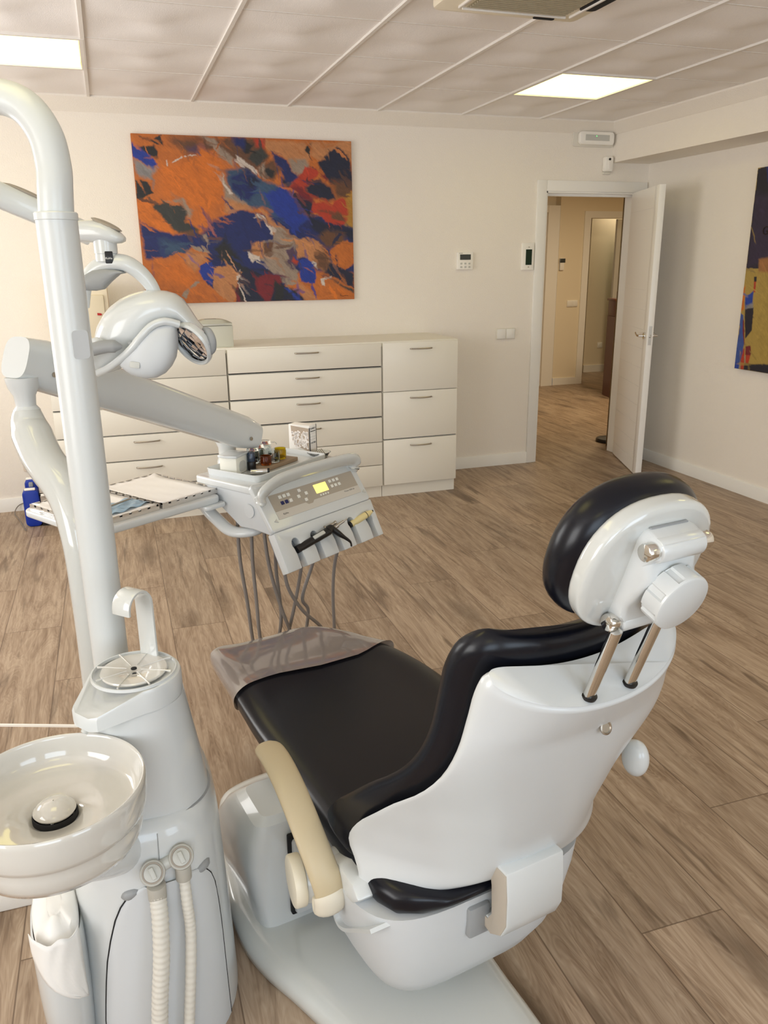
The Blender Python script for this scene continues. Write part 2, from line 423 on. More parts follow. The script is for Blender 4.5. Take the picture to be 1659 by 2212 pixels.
# baseboards
def bb(name, a, c):
    return strip(name, [(0, 0), (.016, 0), (.016, .082), (.011, .09), (0, .09)], a, c, TRIM)
bb('baseboard_back', (DX0-.075, 0), (-1.795, 0)); bb('baseboard_back_2', (-4.38, 0), (XL, 0))
bb('baseboard_right', (0, YF), (0, 0))
bb('baseboard_left', (XL, 0), (XL, YF))

# ceiling light panels
for i, (x0, x1, y0, y1) in enumerate(LIGHTS):
    vis = y1 > -1
    lb = ('bright square ceiling light panel above the open door' if x0 > -3 else 'bright square ceiling light panel near the curved pole on the left') if vis else 'square ceiling light panel behind the photographer, %s, %s row' % ('right side' if x0 > -3 else 'left side', 'near' if y1 > -5 else 'far')
    T = thing('ceiling_light', lb, 'ceiling light', ((x0+x1)/2, (y0+y1)/2, H), 0, 'square light panels in the ceiling')
    b = NB(); h_ = .29
    for s in (-1, 1): box(b, (s*.294-.010, -.3035, -.003), (s*.294+.0095, .3035, .02)); box(b, (-.3035, s*.294-.010, -.0028), (.3035, s*.294+.0095, .0198))
    obj('frame', b, GRID, T)
    b = NB(); box(b, (-h_+.01, -h_+.01, .004), (h_-.01, h_-.01, .012)); obj('diffuser', b, LEDW, T)

# ceiling cassette
T = thing('ceiling_air_conditioner', 'white square air conditioning cassette in the ceiling, cut by the top edge', 'air conditioner', (-2.40, -2.68, 2.5))
b = NB(); prism(b, rrect(-.32, -.33, .30, .32, .035), -.045, .01, .012); obj('casing', b, mat('cassette_plastic', (232, 222, 200), .4), T)
b = NB()
for i in range(22):
    y = -.2+i*.0195; box(b, (-.2, y, -.052), (.2, y+.011, -.047))
box(b, (-.205, -.215, -.047), (.205, .235, -.044)); 
obj('grille', b, mat('grille_taupe', (176, 166, 142), .5), T)
b = NB()
for s in (-1, 1): box(b, (s*.235-.006, -.22, -.054), (s*.235+.006, .24, -.044), .003)
box(b, (-.22, .243, -.054), (.22, .252, -.044), .003)
obj('frame', b, GRID, T)
for o_ in (rrect(-.285, -.09, -.215, .09, .02), rrect(.215, -.03, .285, .15, .02), rrect(-.16, -.29, .14, -.25, .012), rrect(.10, .275, .19, .297, .008)):
    b = NB(); prism(b, o_, -.049, -.044); obj('outlet_vane', b, DARK, T)

# door trim, door leaf
b = NB(); tw = .075
box(b, (DX0-tw, -.018, 0), (DX0, 0, DH+tw), .003); box(b, (DX0, -.018, DH), (DX1+.072, 0, DH+tw), .003); box(b, (DX1, -.018, 0), (DX1+.072, 0, DH), .003)
box(b, (DX0-.001, -.01, 0), (DX0+.012, .14, DH)); box(b, (DX1-.012, -.01, 0), (DX1+.001, .14, DH)); box(b, (DX0, -.01, DH-.012), (DX1, .14, DH+.001))
box(b, (DX0+.012, .03, DH-.03), (DX1-.012, .06, DH-.012))
struct('trim_5', b, TRIM)
# leaf: hinge at the right jamb, swung into the room
hx, hy = -.090, -.012; ang = math.atan2(-.934, -.357)
ux, uy = math.cos(ang), math.sin(ang)
LWD = .735
T = bpy.data.objects.new('door_1', None); COL.objects.link(T); T['kind'] = 'structure'
T.matrix_world = axm((hx, hy, .006), (ux, uy, 0), (-uy, ux, 0), (0, 0, 1))
b = NB(); 
zs = [0.0]+[.10+.1372*k for k in range(15)]; zs = zs[:15]+[2.026]
for a, c in zip(zs[:-1], zs[1:]): box(b, (.0, -.042, a+.0012), (LWD-.102, 0, c-.0012))
box(b, (0.001, -.0395, 0), (LWD-.101, -.0025, 2.026)); 
box(b, (LWD-.1, -.0425, 0), (LWD, .0005, 2.026), .0015); 
struct('leaf', b, DOORM, T)
b = NB(); 
for s, y in ((-1, -.042), (1, 0)):
    cyl(b, (LWD-.055, y, 1.02), (LWD-.055, y+s*.012, 1.02), .024); cyl(b, (LWD-.055, y, 1.02), (LWD-.055, y+s*.045, 1.02), .009)
    tube(b, spl([(LWD-.055, y+s*.043, 1.02), (LWD-.09, y+s*.047, 1.02), (LWD-.125, y+s*.044, 1.024), (LWD-.155, y+s*.042, 1.034)], 5), .0075, ey=.7)
struct('door_handle', b, CHROME, T)
b = NB(); box(b, (LWD-.0005, -.031, .96), (LWD+.0015, -.011, 1.09)); box(b, (LWD, -.026, 1.01), (LWD+.006, -.016, 1.03), .002); struct('latch_plate', b, STEEL, T)

# corridor beyond the doorway
b = NB()
YW = 3.66
box(b, (.0, .14, 0), (.14, .3, 2.6)); box(b, (-1.9, .14, 0), (-1.8, 3.9, 2.6)); 
box(b, (1.39, YW, 0), (1.81, YW+.12, 2.6)); box(b, (1.81, YW, 2.06), (2.75, YW+.12, 2.6)); box(b, (2.75, YW, 0), (4.5, YW+.12, 2.6))
box(b, (-1.9, YW+.12, 0), (1.15, YW+.24, 2.6)); box(b, (1.15, YW+.12, 2.12), (1.39, YW+.24, 2.6)); box(b, (1.38, YW+.02, 2.32), (1.40, YW+.24, 2.6))
box(b, (4.4, .14, 0), (4.5, 6.8, 2.6)); box(b, (.0, .14, 0), (.1, .3, 2.6)); box(b, (.14, .14, 0), (4.5, .24, 2.6))
box(b, (1.6, 6.6, 0), (4.5, 6.7, 2.6)); box(b, (1.5, YW+.12, 0), (1.6, 6.7, 2.6)); box(b, (2.45, 4.62, 0), (4.4, 4.72, 2.6))
struct('wall_corridor', b, WHALL)
b = NB(); box(b, (-1.9, .14, 2.45), (4.5, 6.8, 2.5)); struct('ceiling_corridor', b, CEIL)
b = NB()
box(b, (1.81-.08, YW-.018, 0), (1.81, YW, 2.14)); box(b, (1.81, YW-.018, 2.06), (2.75, YW, 2.14)); box(b, (1.81, YW-.01, 0), (1.825, YW+.13, 2.06))
box(b, (1.21, YW-.03, 0), (1.37, YW+.0, 2.20)); box(b, (1.15, YW+.0, 0), (1.21, YW+.1, 2.12)); box(b, (1.05, YW-.02, 2.12), (1.37, YW, 2.2))
box(b, (1.39, YW-.015, 0), (1.73, YW, .09)); box(b, (2.45, 4.605, 0), (4.4, 4.62, .1)); 
struct('trim_6', b, TRIM)
b = NB(); box(b, (.9, YW+.06, 0), (1.16, YW+.1, 2.1)); struct('door_2', b, mat('door_panel_taupe', (196, 184, 160), .5))
# half glazed white door inside the far room
T = bpy.data.objects.new('door_3', None); COL.objects.link(T); T['kind'] = 'structure'; T.location = (2.58, 4.2, 0)
b = NB(); box(b, (0, 0, 0), (.09, .04, 2.08)); box(b, (.09, 0, 1.98), (.8, .04, 2.08)); box(b, (.09, 0, 0), (.8, .04, .95)); box(b, (.71, 0, .95), (.8, .04, 1.98)); struct('leaf', b, DOORM, T)
b = NB(); box(b, (.09, .015, .95), (.71, .025, 1.98)); struct('pane', b, FROST, T)

T = thing('cabinet', 'reddish brown wooden counter side seen in the corridor through the doorway', 'cabinet', (1.50, 2.52, 0), -15)
b = NB(); prism(b, [(0, .25), (0, -.0), (.0, -.02), (.7, -.02), (.7, .25)], 0, .93); prism(b, [(0, .25), (0, -.02), (.16, -.02), (.16, .25)], .93, 1.11, .01); obj('body', b, WOODB, T)
b = NB(); box(b, (-.015, -.035, 1.105), (.17, .26, 1.13), .005); obj('worktop', b, WOODB, T)
T = thing('monitor', 'white and black screen standing above the brown corridor counter', 'monitor', (1.50, 2.45, .93), -15)
b = NB(); box(b, (.0, -.05, .0), (.13, -.02, .25), .015); obj('casing', b, PLAST, T)
b = NB(); box(b, (.045, -.085, .03), (.48, -.052, .60), .02); obj('screen', b, BLACK, T)
b = NB(); box(b, (.18, -.05, .0), (.42, .15, .015), .004); box(b, (.26, -.052, .0), (.31, -.03, .2)); obj('stand', b, PLAST, T)
T = thing('stand_base', 'round black stand base on the corridor floor beside the open door leaf', 'stand base', (.13, .44, 0))
b = NB(); lathe(b, [(.115, 0), (.12, .006), (.12, .022), (.112, .03), (.03, .036), (.017, .05), (.017, 1.3), (.012, 1.34)]); obj('base', b, BLACK, T)
b = NB(); box(b, (1.405, YW-.03, 1.44), (1.465, YW-.001, 1.585), .006); o = obj('intercom', b, FITW); tag(o, 'small cream wall phone with dark screen on the corridor wall', 'intercom')
b = NB(); box(b, (1.40, YW-.034, 1.53), (1.475, YW-.028, 1.58), .004); obj('display', b, LCD, o)
b = NB(); box(b, (1.545, YW-.012, .99), (1.70, YW-.001, 1.072), .004); o = obj('light_switch', b, FITW); tag(o, 'white double light switch on the yellowish corridor wall', 'light switch')
b = NB()
for x_ in (1.553, 1.625): box(b, (x_, YW-.017, .998), (x_+.067, YW-.01, 1.064), .003)
obj('rocker', b, TRIM, o)
b = NB(); box(b, (2.66, 4.607, .34), (2.74, 4.619, .42), .004); cyl(b, (2.70, 4.607, .38), (2.70, 4.602, .38), .024); o = obj('power_outlet', b, FITW); tag(o, 'white power outlet low on the wall of the far corridor room', 'power outlet')

# ------------------------------------------------------------------ fittings on the back wall
T = thing('emergency_light', 'white oblong emergency light high on the wall above the doorway', 'emergency light', (-.505, 0, 2.397))
b = NB(); prism(b, rrect(-.172, -.056, .172, .056, .02), 0, .012, .003, M=Matrix.Rotation(R(90), 4, 'X')); obj('backplate', b, FITG, T)
b = NB(); prism(b, rrect(-.135, -.045, .155, .045, .025), .012, .05, .012, M=Matrix.Rotation(R(90), 4, 'X')); obj('diffuser', b, FITW, T)
b = NB(); box(b, (-.09, -.0508, -.018), (.11, -.0495, .022)); obj('lens', b, LGREY, T)
b = NB(); lathe(b, [(.003, 0), (.003, .003)], Matrix.Translation((.0, -.0508, .012)) @ Matrix.Rotation(R(90), 4, 'X'), 10); obj('indicator', b, GREEN, T)
T = thing('motion_sensor', 'small white motion sensor on the wall just above the door frame', 'sensor', (-.378, 0, 2.225))
b = NB(); prism(b, rrect(-.036, -.05, .036, .055, .014), 0, .045, .012, M=Matrix.Rotation(R(90), 4, 'X')); obj('casing', b, FITW, T)
b = NB(); prism(b, rrect(-.011, -.035, .011, .028, .009), .045, .049, .001, M=Matrix.Rotation(R(90), 4, 'X')); obj('window', b, PAPER, T)
b = NB(); lathe(b, [(.0085, 0), (.0085, .005)], Matrix.Translation((0, -.045, .034)) @ Matrix.Rotation(R(90), 4, 'X'), 16); obj('lens', b, BLACK, T)
b = NB(); box(b, (-.03, -.02, -.068), (.03, 0, -.05), .004); obj('bracket', b, FITG, T)
T = thing('air_conditioning_control', 'white square wall control with small grey display and six keys', 'thermostat', (-1.513, 0, 1.553))
b = NB(); prism(b, rrect(-.062, -.06, .062, .06, .006), 0, .018, .003, M=Matrix.Rotation(R(90), 4, 'X')); obj('casing', b, FITW, T)
b = NB(); box(b, (-.042, -.0195, .008), (.042, -.0175, .045)); obj('display', b, LCD, T)
for i in range(6):
    b = NB(); x_ = -.032+.032*(i % 3); z_ = -.018-.024*(i//3); box(b, (x_-.008, -.0205, z_-.006), (x_+.008, -.0175, z_+.006), .002); obj('key', b, LGREY, T)
text('brand_mark', 'DAIKIN', .008, Matrix.Translation((-.035, -.0182, .053)) @ Matrix.Rotation(R(90), 4, 'X'), INKG, T)
T = thing('room_controller', 'tall white wall unit with dark green screen beside the door frame', 'wall control', (-1.005, 0, 1.58))
b = NB(); prism(b, rrect(-.05, -.097, .05, .097, .006), 0, .016, .003, M=Matrix.Rotation(R(90), 4, 'X')); obj('casing', b, FITW, T)
b = NB(); box(b, (-.019, -.0175, -.06), (.031, -.0155, .05)); obj('display', b, LCDG, T)
for i, z_ in enumerate((.066, -.075)):
    b = NB(); box(b, (.0, -.0175, z_-.003), (.012, -.0155, z_+.003), .001); obj('key', b, TAUPEP, T)
T = thing('light_switch', 'white double light switch on the wall between cabinet and doorway', 'light switch', (-1.163, 0, 1.023))
b = NB(); prism(b, rrect(-.08, -.041, .08, .041, .005), 0, .009, .002, M=Matrix.Rotation(R(90), 4, 'X')); obj('backplate', b, FITG, T)
for s in (-1, 1):
    b = NB(); box(b, (s*.038-.0345, -.0145, -.035), (s*.038+.0345, -.008, .035), .002); obj('rocker', b, TRIM, T)
T = thing('power_outlet', 'cream double power outlet low on the wall above the blue case', 'power outlet', (-4.515, 0, .31))
b = NB(); prism(b, rrect(-.125, -.05, .085, .05, .008), 0, .011, .003, M=Matrix.Rotation(R(90), 4, 'X')); obj('backplate', b, mat('outlet_cream', (226, 212, 196), .4), T)
for x_ in (-.07, .03):
    b = NB(); lathe(b, [(.024, 0), (.024, .0015), (.021, .0015), (.021, 0)], Matrix.Translation((x_, -.011, 0)) @ Matrix.Rotation(R(90), 4, 'X'), 24); obj('socket', b, FITG, T)
T = thing('plug_cable', 'white plug and drooping cable in the left hand outlet socket', 'cable', (-4.585, -.013, .31))
b = NB(); lathe(b, [(.019, 0), (.019, .012), (.012, .03), (.006, .036)], Matrix.Rotation(R(90), 4, 'X'), 20); obj('plug', b, FITW, T)
b = NB(); tube(b, spl([(0, -.03, 0), (.01, -.035, -.05), (.05, -.03, -.10), (.11, -.03, -.13), (.17, -.03, -.13)], 6), .0035, 8); obj('cable', b, FITW, T)
T = thing('plug_cable', 'black plug in the right hand outlet socket with cable running down', 'cable', (-4.485, -.013, .31))
b = NB(); lathe(b, [(.027, 0), (.027, .02), (.02, .035), (.01, .04)], Matrix.Rotation(R(90), 4, 'X'), 20); obj('plug', b, BLACK, T)
b = NB(); tube(b, spl([(.01, -.03, -.01), (0.0, -.04, -.06), (-.03, -.06, -.11), (-.07, -.08, -.15), (-.06, -.12, -.2)], 6), .003, 8); obj('cable', b, LGREY, T)
b = NB(); tube(b, spl([(-4.62, -.5, .006), (-4.68, -.25, .006), (-4.72, -.1, .01), (-4.70, -.03, .04), (-4.64, -.028, .06), (-4.58, -.03, .06)], 6), .003, 8); o = obj('floor_cable', b, HOSE); tag(o, 'thin dark cable looping against the baseboard left of the blue case', 'cable')

# storage unit of drawers
YC = -.574; ZT = 1.055
def drawer_unit(label, x0, x1, seams, gaps, handle=True):
    T = thing('drawer_cabinet', label, 'cabinet', ((x0+x1)/2, YC, 0), 0, 'white drawer cabinets along the back wall')
    cx = (x0+x1)/2; b = NB(); box(b, (x0-cx, .02, .085), (x1-cx, .56, ZT-.032)); obj('carcass', b, CARC, T)
    b = NB(); box(b, (x0-cx, .04, 0), (x1-cx, .55, .085)); obj('plinth', b, LAM, T)
    for i in range(len(seams)-1):
        z1, z0 = seams[i], seams[i+1]
        g = gaps[i]
        b = NB(); box(b, (x0-cx+.004, 0, z0+.0025+g), (x1-cx-.004, .019, z1-.0025), .001); d = obj('drawer', b, LAM, T)
        if g > .002:
            b = NB(); box(b, (x0-cx+.004, .012, z0+.0015), (x1-cx-.004, .0195, z0+.0025+g)); obj('finger_gap', b, DARK, d)
        b = NB(); hw = .075; hz = z1-(.045 if z1-z0 > .2 else .042)-.0; 
        tube(b, spl([(-hw, -.002, hz+.0), (-hw+.005, -.016, hz), (-.03, -.026, hz), (.03, -.026, hz), (hw-.005, -.016, hz), (hw, -.002, hz)], 5), .0045, 10, ey=.8)
        obj('handle', b, STEEL, d)
    return T
drawer_unit('right white drawer cabinet with three deep drawers, nearest the doorway', -2.338, -1.8, [ZT-.006, .726, .403, .088], [0, .004, 0])
drawer_unit('middle white drawer cabinet with six wide drawers behind the instrument table', -3.343, -2.342, [ZT-.006, .892, .727, .561, .394, .235, .085], [.006, .006, .006, 0, 0, 0])
drawer_unit('left white drawer cabinet with six drawers behind the lamp and pole', -4.376, -3.347, [ZT-.006, .892, .727, .561, .400, .235, .085], [0, .005, .003, .003, .003, 0])
b = NB(); box(b, (-4.385, YC+.019, ZT-.032), (-1.797, -.001, ZT), .0015); o = obj('worktop', b, LAM); tag(o, 'long cream worktop covering the row of white drawer cabinets', 'worktop')

T = thing('label_printer', 'small cream box with curved lid on the worktop right of the lamp', 'printer', (-3.395, -.42, ZT))
b = NB(); box(b, (-.105, -.07, 0), (.112, .07, .13), .004); obj('casing', b, mat('printer_casing', (206, 206, 192), .4), T)
b = NB(); secs = []
for i in range(13):
    u = -1+2*i/12; zt = .147+.022*(1-abs(u)**3); secs.append([(u*.115-.006, y, z) for y, z in ((-.074, .132), (-.074, .145), (-.05, zt), (.05, zt), (.072, .145), (.072, .132))])
loft(b, secs); obj('lid', b, mat('printer_lid', (190, 190, 176), .4), T)
b = NB(); box(b, (-.05, -.03, .166), (.02, .0, .1705), .002); obj('slot', b, GREY, T)
b = NB(); box(b, (-.07, -.0765, .134), (.06, -.0735, .141), .001); obj('catch', b, LGREY, T)

T = thing('autoclave', 'white tabletop steriliser with black lever handle, half hidden behind the pole', 'autoclave', (-4.16, -.30, ZT))
b = NB(); box(b, (-.165, -.19, .012), (.165, .2, .40), .012); obj('casing', b, mat('autoclave_casing', (236, 224, 200), .4), T)
b = NB(); box(b, (-.05, -.206, .05), (.14, -.189, .33), .008); obj('door', b, mat('autoclave_door', (226, 214, 188), .4), T)
b = NB(); tube(b, spl([(-.10, -.21, .24), (-.103, -.22, .18), (-.10, -.22, .13)], 5), .008); obj('hinge_rod', b, CHROME, T)
b = NB(); tube(b, spl([(-.098, -.215, .13), (-.095, -.24, .09), (-.085, -.24, .04), (-.075, -.235, .01)], 5), [.013]*5+[.02]*5+[.024]*5+[.02], ey=.7); obj('lever', b, BLACK, T)
b = NB(); box(b, (-.142, -.196, .175), (-.132, -.189, .192), .002); obj('button', b, BLACK, T)
b = NB(); box(b, (-.14, -.196, .13), (-.112, -.189, .158), .003); obj('power_switch', b, BLACK, T)
b = NB(); tube(b, [(-.108+.022*math.cos(2*PI*k/24), -.191, .315+.009*math.sin(2*PI*k/24)+.3*.022*math.cos(2*PI*k/24)) for k in range(25)], .0014, 6); obj('emblem', b, INK, T)
text('brand_mark', 'ALIS', .012, Matrix.Translation((-.112, -.1905, .292)) @ Matrix.Rotation(R(90), 4, 'X'), INK, T)
b = NB(); prism(b, [(0, 0), (.02, -.002), (.026, .004), (.02, .011), (0, .013)], 0, .003, M=Matrix.Translation((.095, -.207, .215)) @ Matrix.Rotation(R(90), 4, 'X')); obj('label', b, RED, T)
b = NB(); box(b, (-.14, -.15, 0), (-.1, .15, .013)); box(b, (.1, -.15, 0), (.14, .15, .013)); obj('foot', b, BLACK, T)

# blue case unit on the floor
T = thing('suction_motor', 'blue and grey portable unit on the floor against the left end of the cabinets', 'portable unit', (-4.575, -.42, 0))
b = NB(); prism(b, rrect(-.048, .0, .048, .235, .03), -.0, .10, .012, M=axm((0, 0, .0), (1, 0, 0), (0, 0, 1), (0, -1, 0)) @ Matrix.Translation((0, 0, -.10))); obj('blue_end', b, BLUE, T)
b = NB(); prism(b, rrect(-.043, .0, .043, .275, .03), -.0, .06, .012, M=axm((.005, .17, .0), (1, 0, 0), (0, 0, 1), (0, -1, 0))); obj('blue_end', b, BLUE, T)
b = NB(); box(b, (-.032, -.0, .233), (.03, .03, .245), .004); obj('latch', b, FITW, T)
b = NB(); box(b, (-.028, .12, .272), (.03, .15, .284), .004); obj('latch', b, FITW, T)
b = NB(); box(b, (-.012, .09, .22), (.012, .13, .26), .004); obj('handle', b, GREY, T)
b = NB(); box(b, (.05, .01, .02), (.17, .17, .26), .01); obj('housing', b, mat('warm_grey_metal', (176, 164, 152), .5), T)
b = NB(); box(b, (.047, .005, 0), (.18, .16, .022)); cyl(b, (.045, 0.02, .20), (.075, .0, .20), .01); obj('rubber_foot', b, BLACK, T)
b = NB(); cyl(b, (.06, -.01, .20), (.19, -.01, .20), .009); obj('tube', b, FITW, T)
# low white box and sunlight strip at the left edge
T = thing('floor_box', 'low white box with a dark slot standing on the floor under the basin', 'box', (-4.66, -3.5, 0))
b = NB(); box(b, (-.35, -.25, 0), (.365, .28, .07), .006); box(b, (-.33, -.23, .07), (.345, .26, .1)); obj('body', b, TRIM, T)
b = NB(); box(b, (-.35, -.25, .093), (.365, .28, .125), .008); obj('lid', b, TRIM, T)
b = NB(); box(b, (-.33, -.2395, .071), (.345, -.2305, .093)); obj('slot', b, DARK, T)
b = NB(); loft(b, [[(x, y-.007, 0), (x, y-.004, .006), (x, y+.004, .006), (x, y+.007, 0)] for x, y in ((-5.3, -2.52), (-4.25, -2.913))]); o = obj('sunlight_strip', b, FITW); tag(o, 'thin white strip standing for a line of sunlight on the floor behind the basin', 'sunlight streak')  # white strip added in place of a streak of sunlight on the floor
# ------------------------------------------------------------------ paintings: brushed colour fields on canvas
def vnoise(x, y, seed):
    rs = np.random.RandomState(seed); g = rs.rand(97, 97); xi = np.floor(x).astype(int); yi = np.floor(y).astype(int)
    fx = x-xi; fy = y-yi; fx = fx*fx*(3-2*fx); fy = fy*fy*(3-2*fy); q = lambda a, c: g[a % 97, c % 97]
    return (q(xi, yi)*(1-fx)+q(xi+1, yi)*fx)*(1-fy)+(q(xi, yi+1)*(1-fx)+q(xi+1, yi+1)*fx)*fy
def fbm(x, y, s, o=4):
    v = 0; a = .5
    for k in range(o): v = v+a*vnoise(x*2**k, y*2**k, s+k); a *= .5
    return v-.5
PALETTE = dict(o=(208, 116, 44), O=(226, 122, 34), p=(206, 140, 88), b=(26, 40, 104), B=(28, 58, 160), n=(24, 30, 58), k=(36, 36, 38), g=(168, 148, 130), G=(150, 146, 146), r=(196, 62, 34), R=(130, 30, 40), w=(226, 212, 200), d=(112, 74, 48), c=(58, 60, 56), s=(60, 88, 120), y=(190, 140, 50), m=(92, 66, 90))
def paint_canvas(name, parent, w_, h_, NX, NY, base, polys, warp, axes, dabs, seed, border):
    u, v = np.meshgrid(np.linspace(0, 1, NX), np.linspace(0, 1, NY))
    X = u*w_*100; Y = v*h_*100     # centimetres, v down
    wx = X+warp*(fbm(X*.11, Y*.11, seed)*2+fbm(X*.5, Y*.5, seed+9)*.9+fbm(X*1.6, Y*1.6, seed+19)*.35); wy = Y+warp*(fbm(X*.11+7, Y*.11+3, seed+31)*2+fbm(X*.5, Y*.5, seed+40)*.9+fbm(X*1.6, Y*1.6, seed+50)*.35)
    img = np.zeros((NY, NX, 3)); img[:] = lin(PALETTE[base])
    for pi_, (ck, pts, soft) in enumerate(polys):
        P = np.array(pts, float)*np.array([w_*100, h_*100]); n = len(P)
        inside = np.zeros(wx.shape, bool); dm = np.full(wx.shape, 1e9)
        for i in range(n):
            x1, y1 = P[i]; x2, y2 = P[(i+1) % n]
            c = ((y1 > wy) != (y2 > wy)) & (wx < (x2-x1)*(wy-y1)/(y2-y1+1e-12)+x1); inside ^= c
            tt = np.clip(((wx-x1)*(x2-x1)+(wy-y1)*(y2-y1))/((x2-x1)**2+(y2-y1)**2+1e-9), 0, 1)
            dm = np.minimum(dm, np.hypot(wx-x1-tt*(x2-x1), wy-y1-tt*(y2-y1)))
        sd = np.where(inside, dm, -dm); a = np.clip(sd/(soft*.8)+.5, 0, 1)[..., None]
        col = np.array(lin(PALETTE[ck])); tv = (1+.35*fbm(X*.35+pi_, Y*.35, seed+pi_)+.30*fbm(X*.25+Y*.25, (X-Y)*1.3, seed+60+pi_))[..., None]
        img = img*(1-a)+col*tv*a
    rs = np.random.RandomState(seed+5)
    for k in range(dabs):
        cx_, cy_ = rs.rand()*w_*100, rs.rand()*h_*100; ln = rs.uniform(2, 8.5); wd = rs.uniform(.35, 1.3); th = rs.normal(.75, .5)
        off = rs.uniform(-1, 1)*ln*1.3; sx_, sy_ = cx_+math.cos(th)*off+rs.uniform(-2, 2), cy_+math.sin(th)*off+rs.uniform(-2, 2)
        ci = img[int(np.clip(sy_/(h_*100)*NY, 0, NY-1)), int(np.clip(sx_/(w_*100)*NX, 0, NX-1))]
        r0_, r1_ = int(max(0, (cy_-ln-1)/(h_*100)*NY)), int(min(NY, (cy_+ln+1)/(h_*100)*NY)+1); c0_, c1_ = int(max(0, (cx_-ln-1)/(w_*100)*NX)), int(min(NX, (cx_+ln+1)/(w_*100)*NX)+1)
        qx, qy = wx[r0_:r1_, c0_:c1_]-cx_, wy[r0_:r1_, c0_:c1_]-cy_
        uu = (qx*math.cos(th)+qy*math.sin(th))/ln; vv = (-qx*math.sin(th)+qy*math.cos(th))/wd
        aa = np.clip((1-uu**2-vv**2)*1.6, 0, 1)*rs.uniform(.35, .95); gg = rs.uniform(.75, 1.3)
        img[r0_:r1_, c0_:c1_] = img[r0_:r1_, c0_:c1_]*(1-aa[..., None])+ci*gg*aa[..., None]
    img *= (1+.22*fbm((X+Y)*.3, (X-Y)*2.2, seed+77)+.15*fbm(X*2, Y*2, seed+78))[..., None]
    img = np.clip(img*.78, 0, 1)
    o, ax, ay, an = [np.array(q, float) for q in axes]
    P = o+ax*(u[..., None]*w_)+ay*(v[..., None]*h_)+an*(fbm(X*.8, Y*2.5, seed+5)[..., None]*.0012)
    me = bpy.data.meshes.new(name); idx = np.arange(NX*NY).reshape(NY, NX)
    q = np.stack([idx[:-1, :-1], idx[1:, :-1], idx[1:, 1:], idx[:-1, 1:]], -1).reshape(-1, 4)
    me.vertices.add(NX*NY); me.vertices.foreach_set('co', P.reshape(-1)); me.loops.add(q.size); me.loops.foreach_set('vertex_index', q.reshape(-1)); me.polygons.add(len(q)); me.polygons.foreach_set('loop_start', np.arange(0, q.size, 4)); me.polygons.foreach_set('loop_total', np.full(len(q), 4)); me.update()
    ca = me.color_attributes.new('paint', 'FLOAT_COLOR', 'POINT'); ca.data.foreach_set('color', np.concatenate([img, np.ones((NY, NX, 1))], -1).reshape(-1))
    me.polygons.foreach_set('use_smooth', np.ones(len(q), bool))
    m = bpy.data.materials.new(name); m.use_nodes = True; nt = m.node_tree; at_ = nt.nodes.new('ShaderNodeVertexColor'); at_.layer_name = 'paint'; pb_ = nt.nodes['Principled BSDF']
    nt.links.new(at_.outputs[0], pb_.inputs['Base Color']); pb_.inputs['Roughness'].default_value = .5
    me.materials.append(m); ob = bpy.data.objects.new('painted_surface', me); COL.objects.link(ob); ob.parent = parent; return ob
TLc, TRc, BRc, BLc = [np.array(q, float) for q in ((12, 37), (1588, 85), (1608, 1208), (110, 1235))]
def uvp(pts):          # sketch of the picture, read off a squared up print
    out = []
    for x, y in pts:
        u, v = .5, .5
        for _ in range(12):
            P = (1-u)*(1-v)*TLc+u*(1-v)*TRc+u*v*BRc+(1-u)*v*BLc; du = (1-v)*(TRc-TLc)+v*(BRc-BLc); dv = (1-u)*(BLc-TLc)+u*(BRc-TRc)
            s = np.linalg.solve(np.stack([du, dv], 1), np.array([x, y])-P); u += s[0]; v += s[1]
        out.append((u, v))
    return out
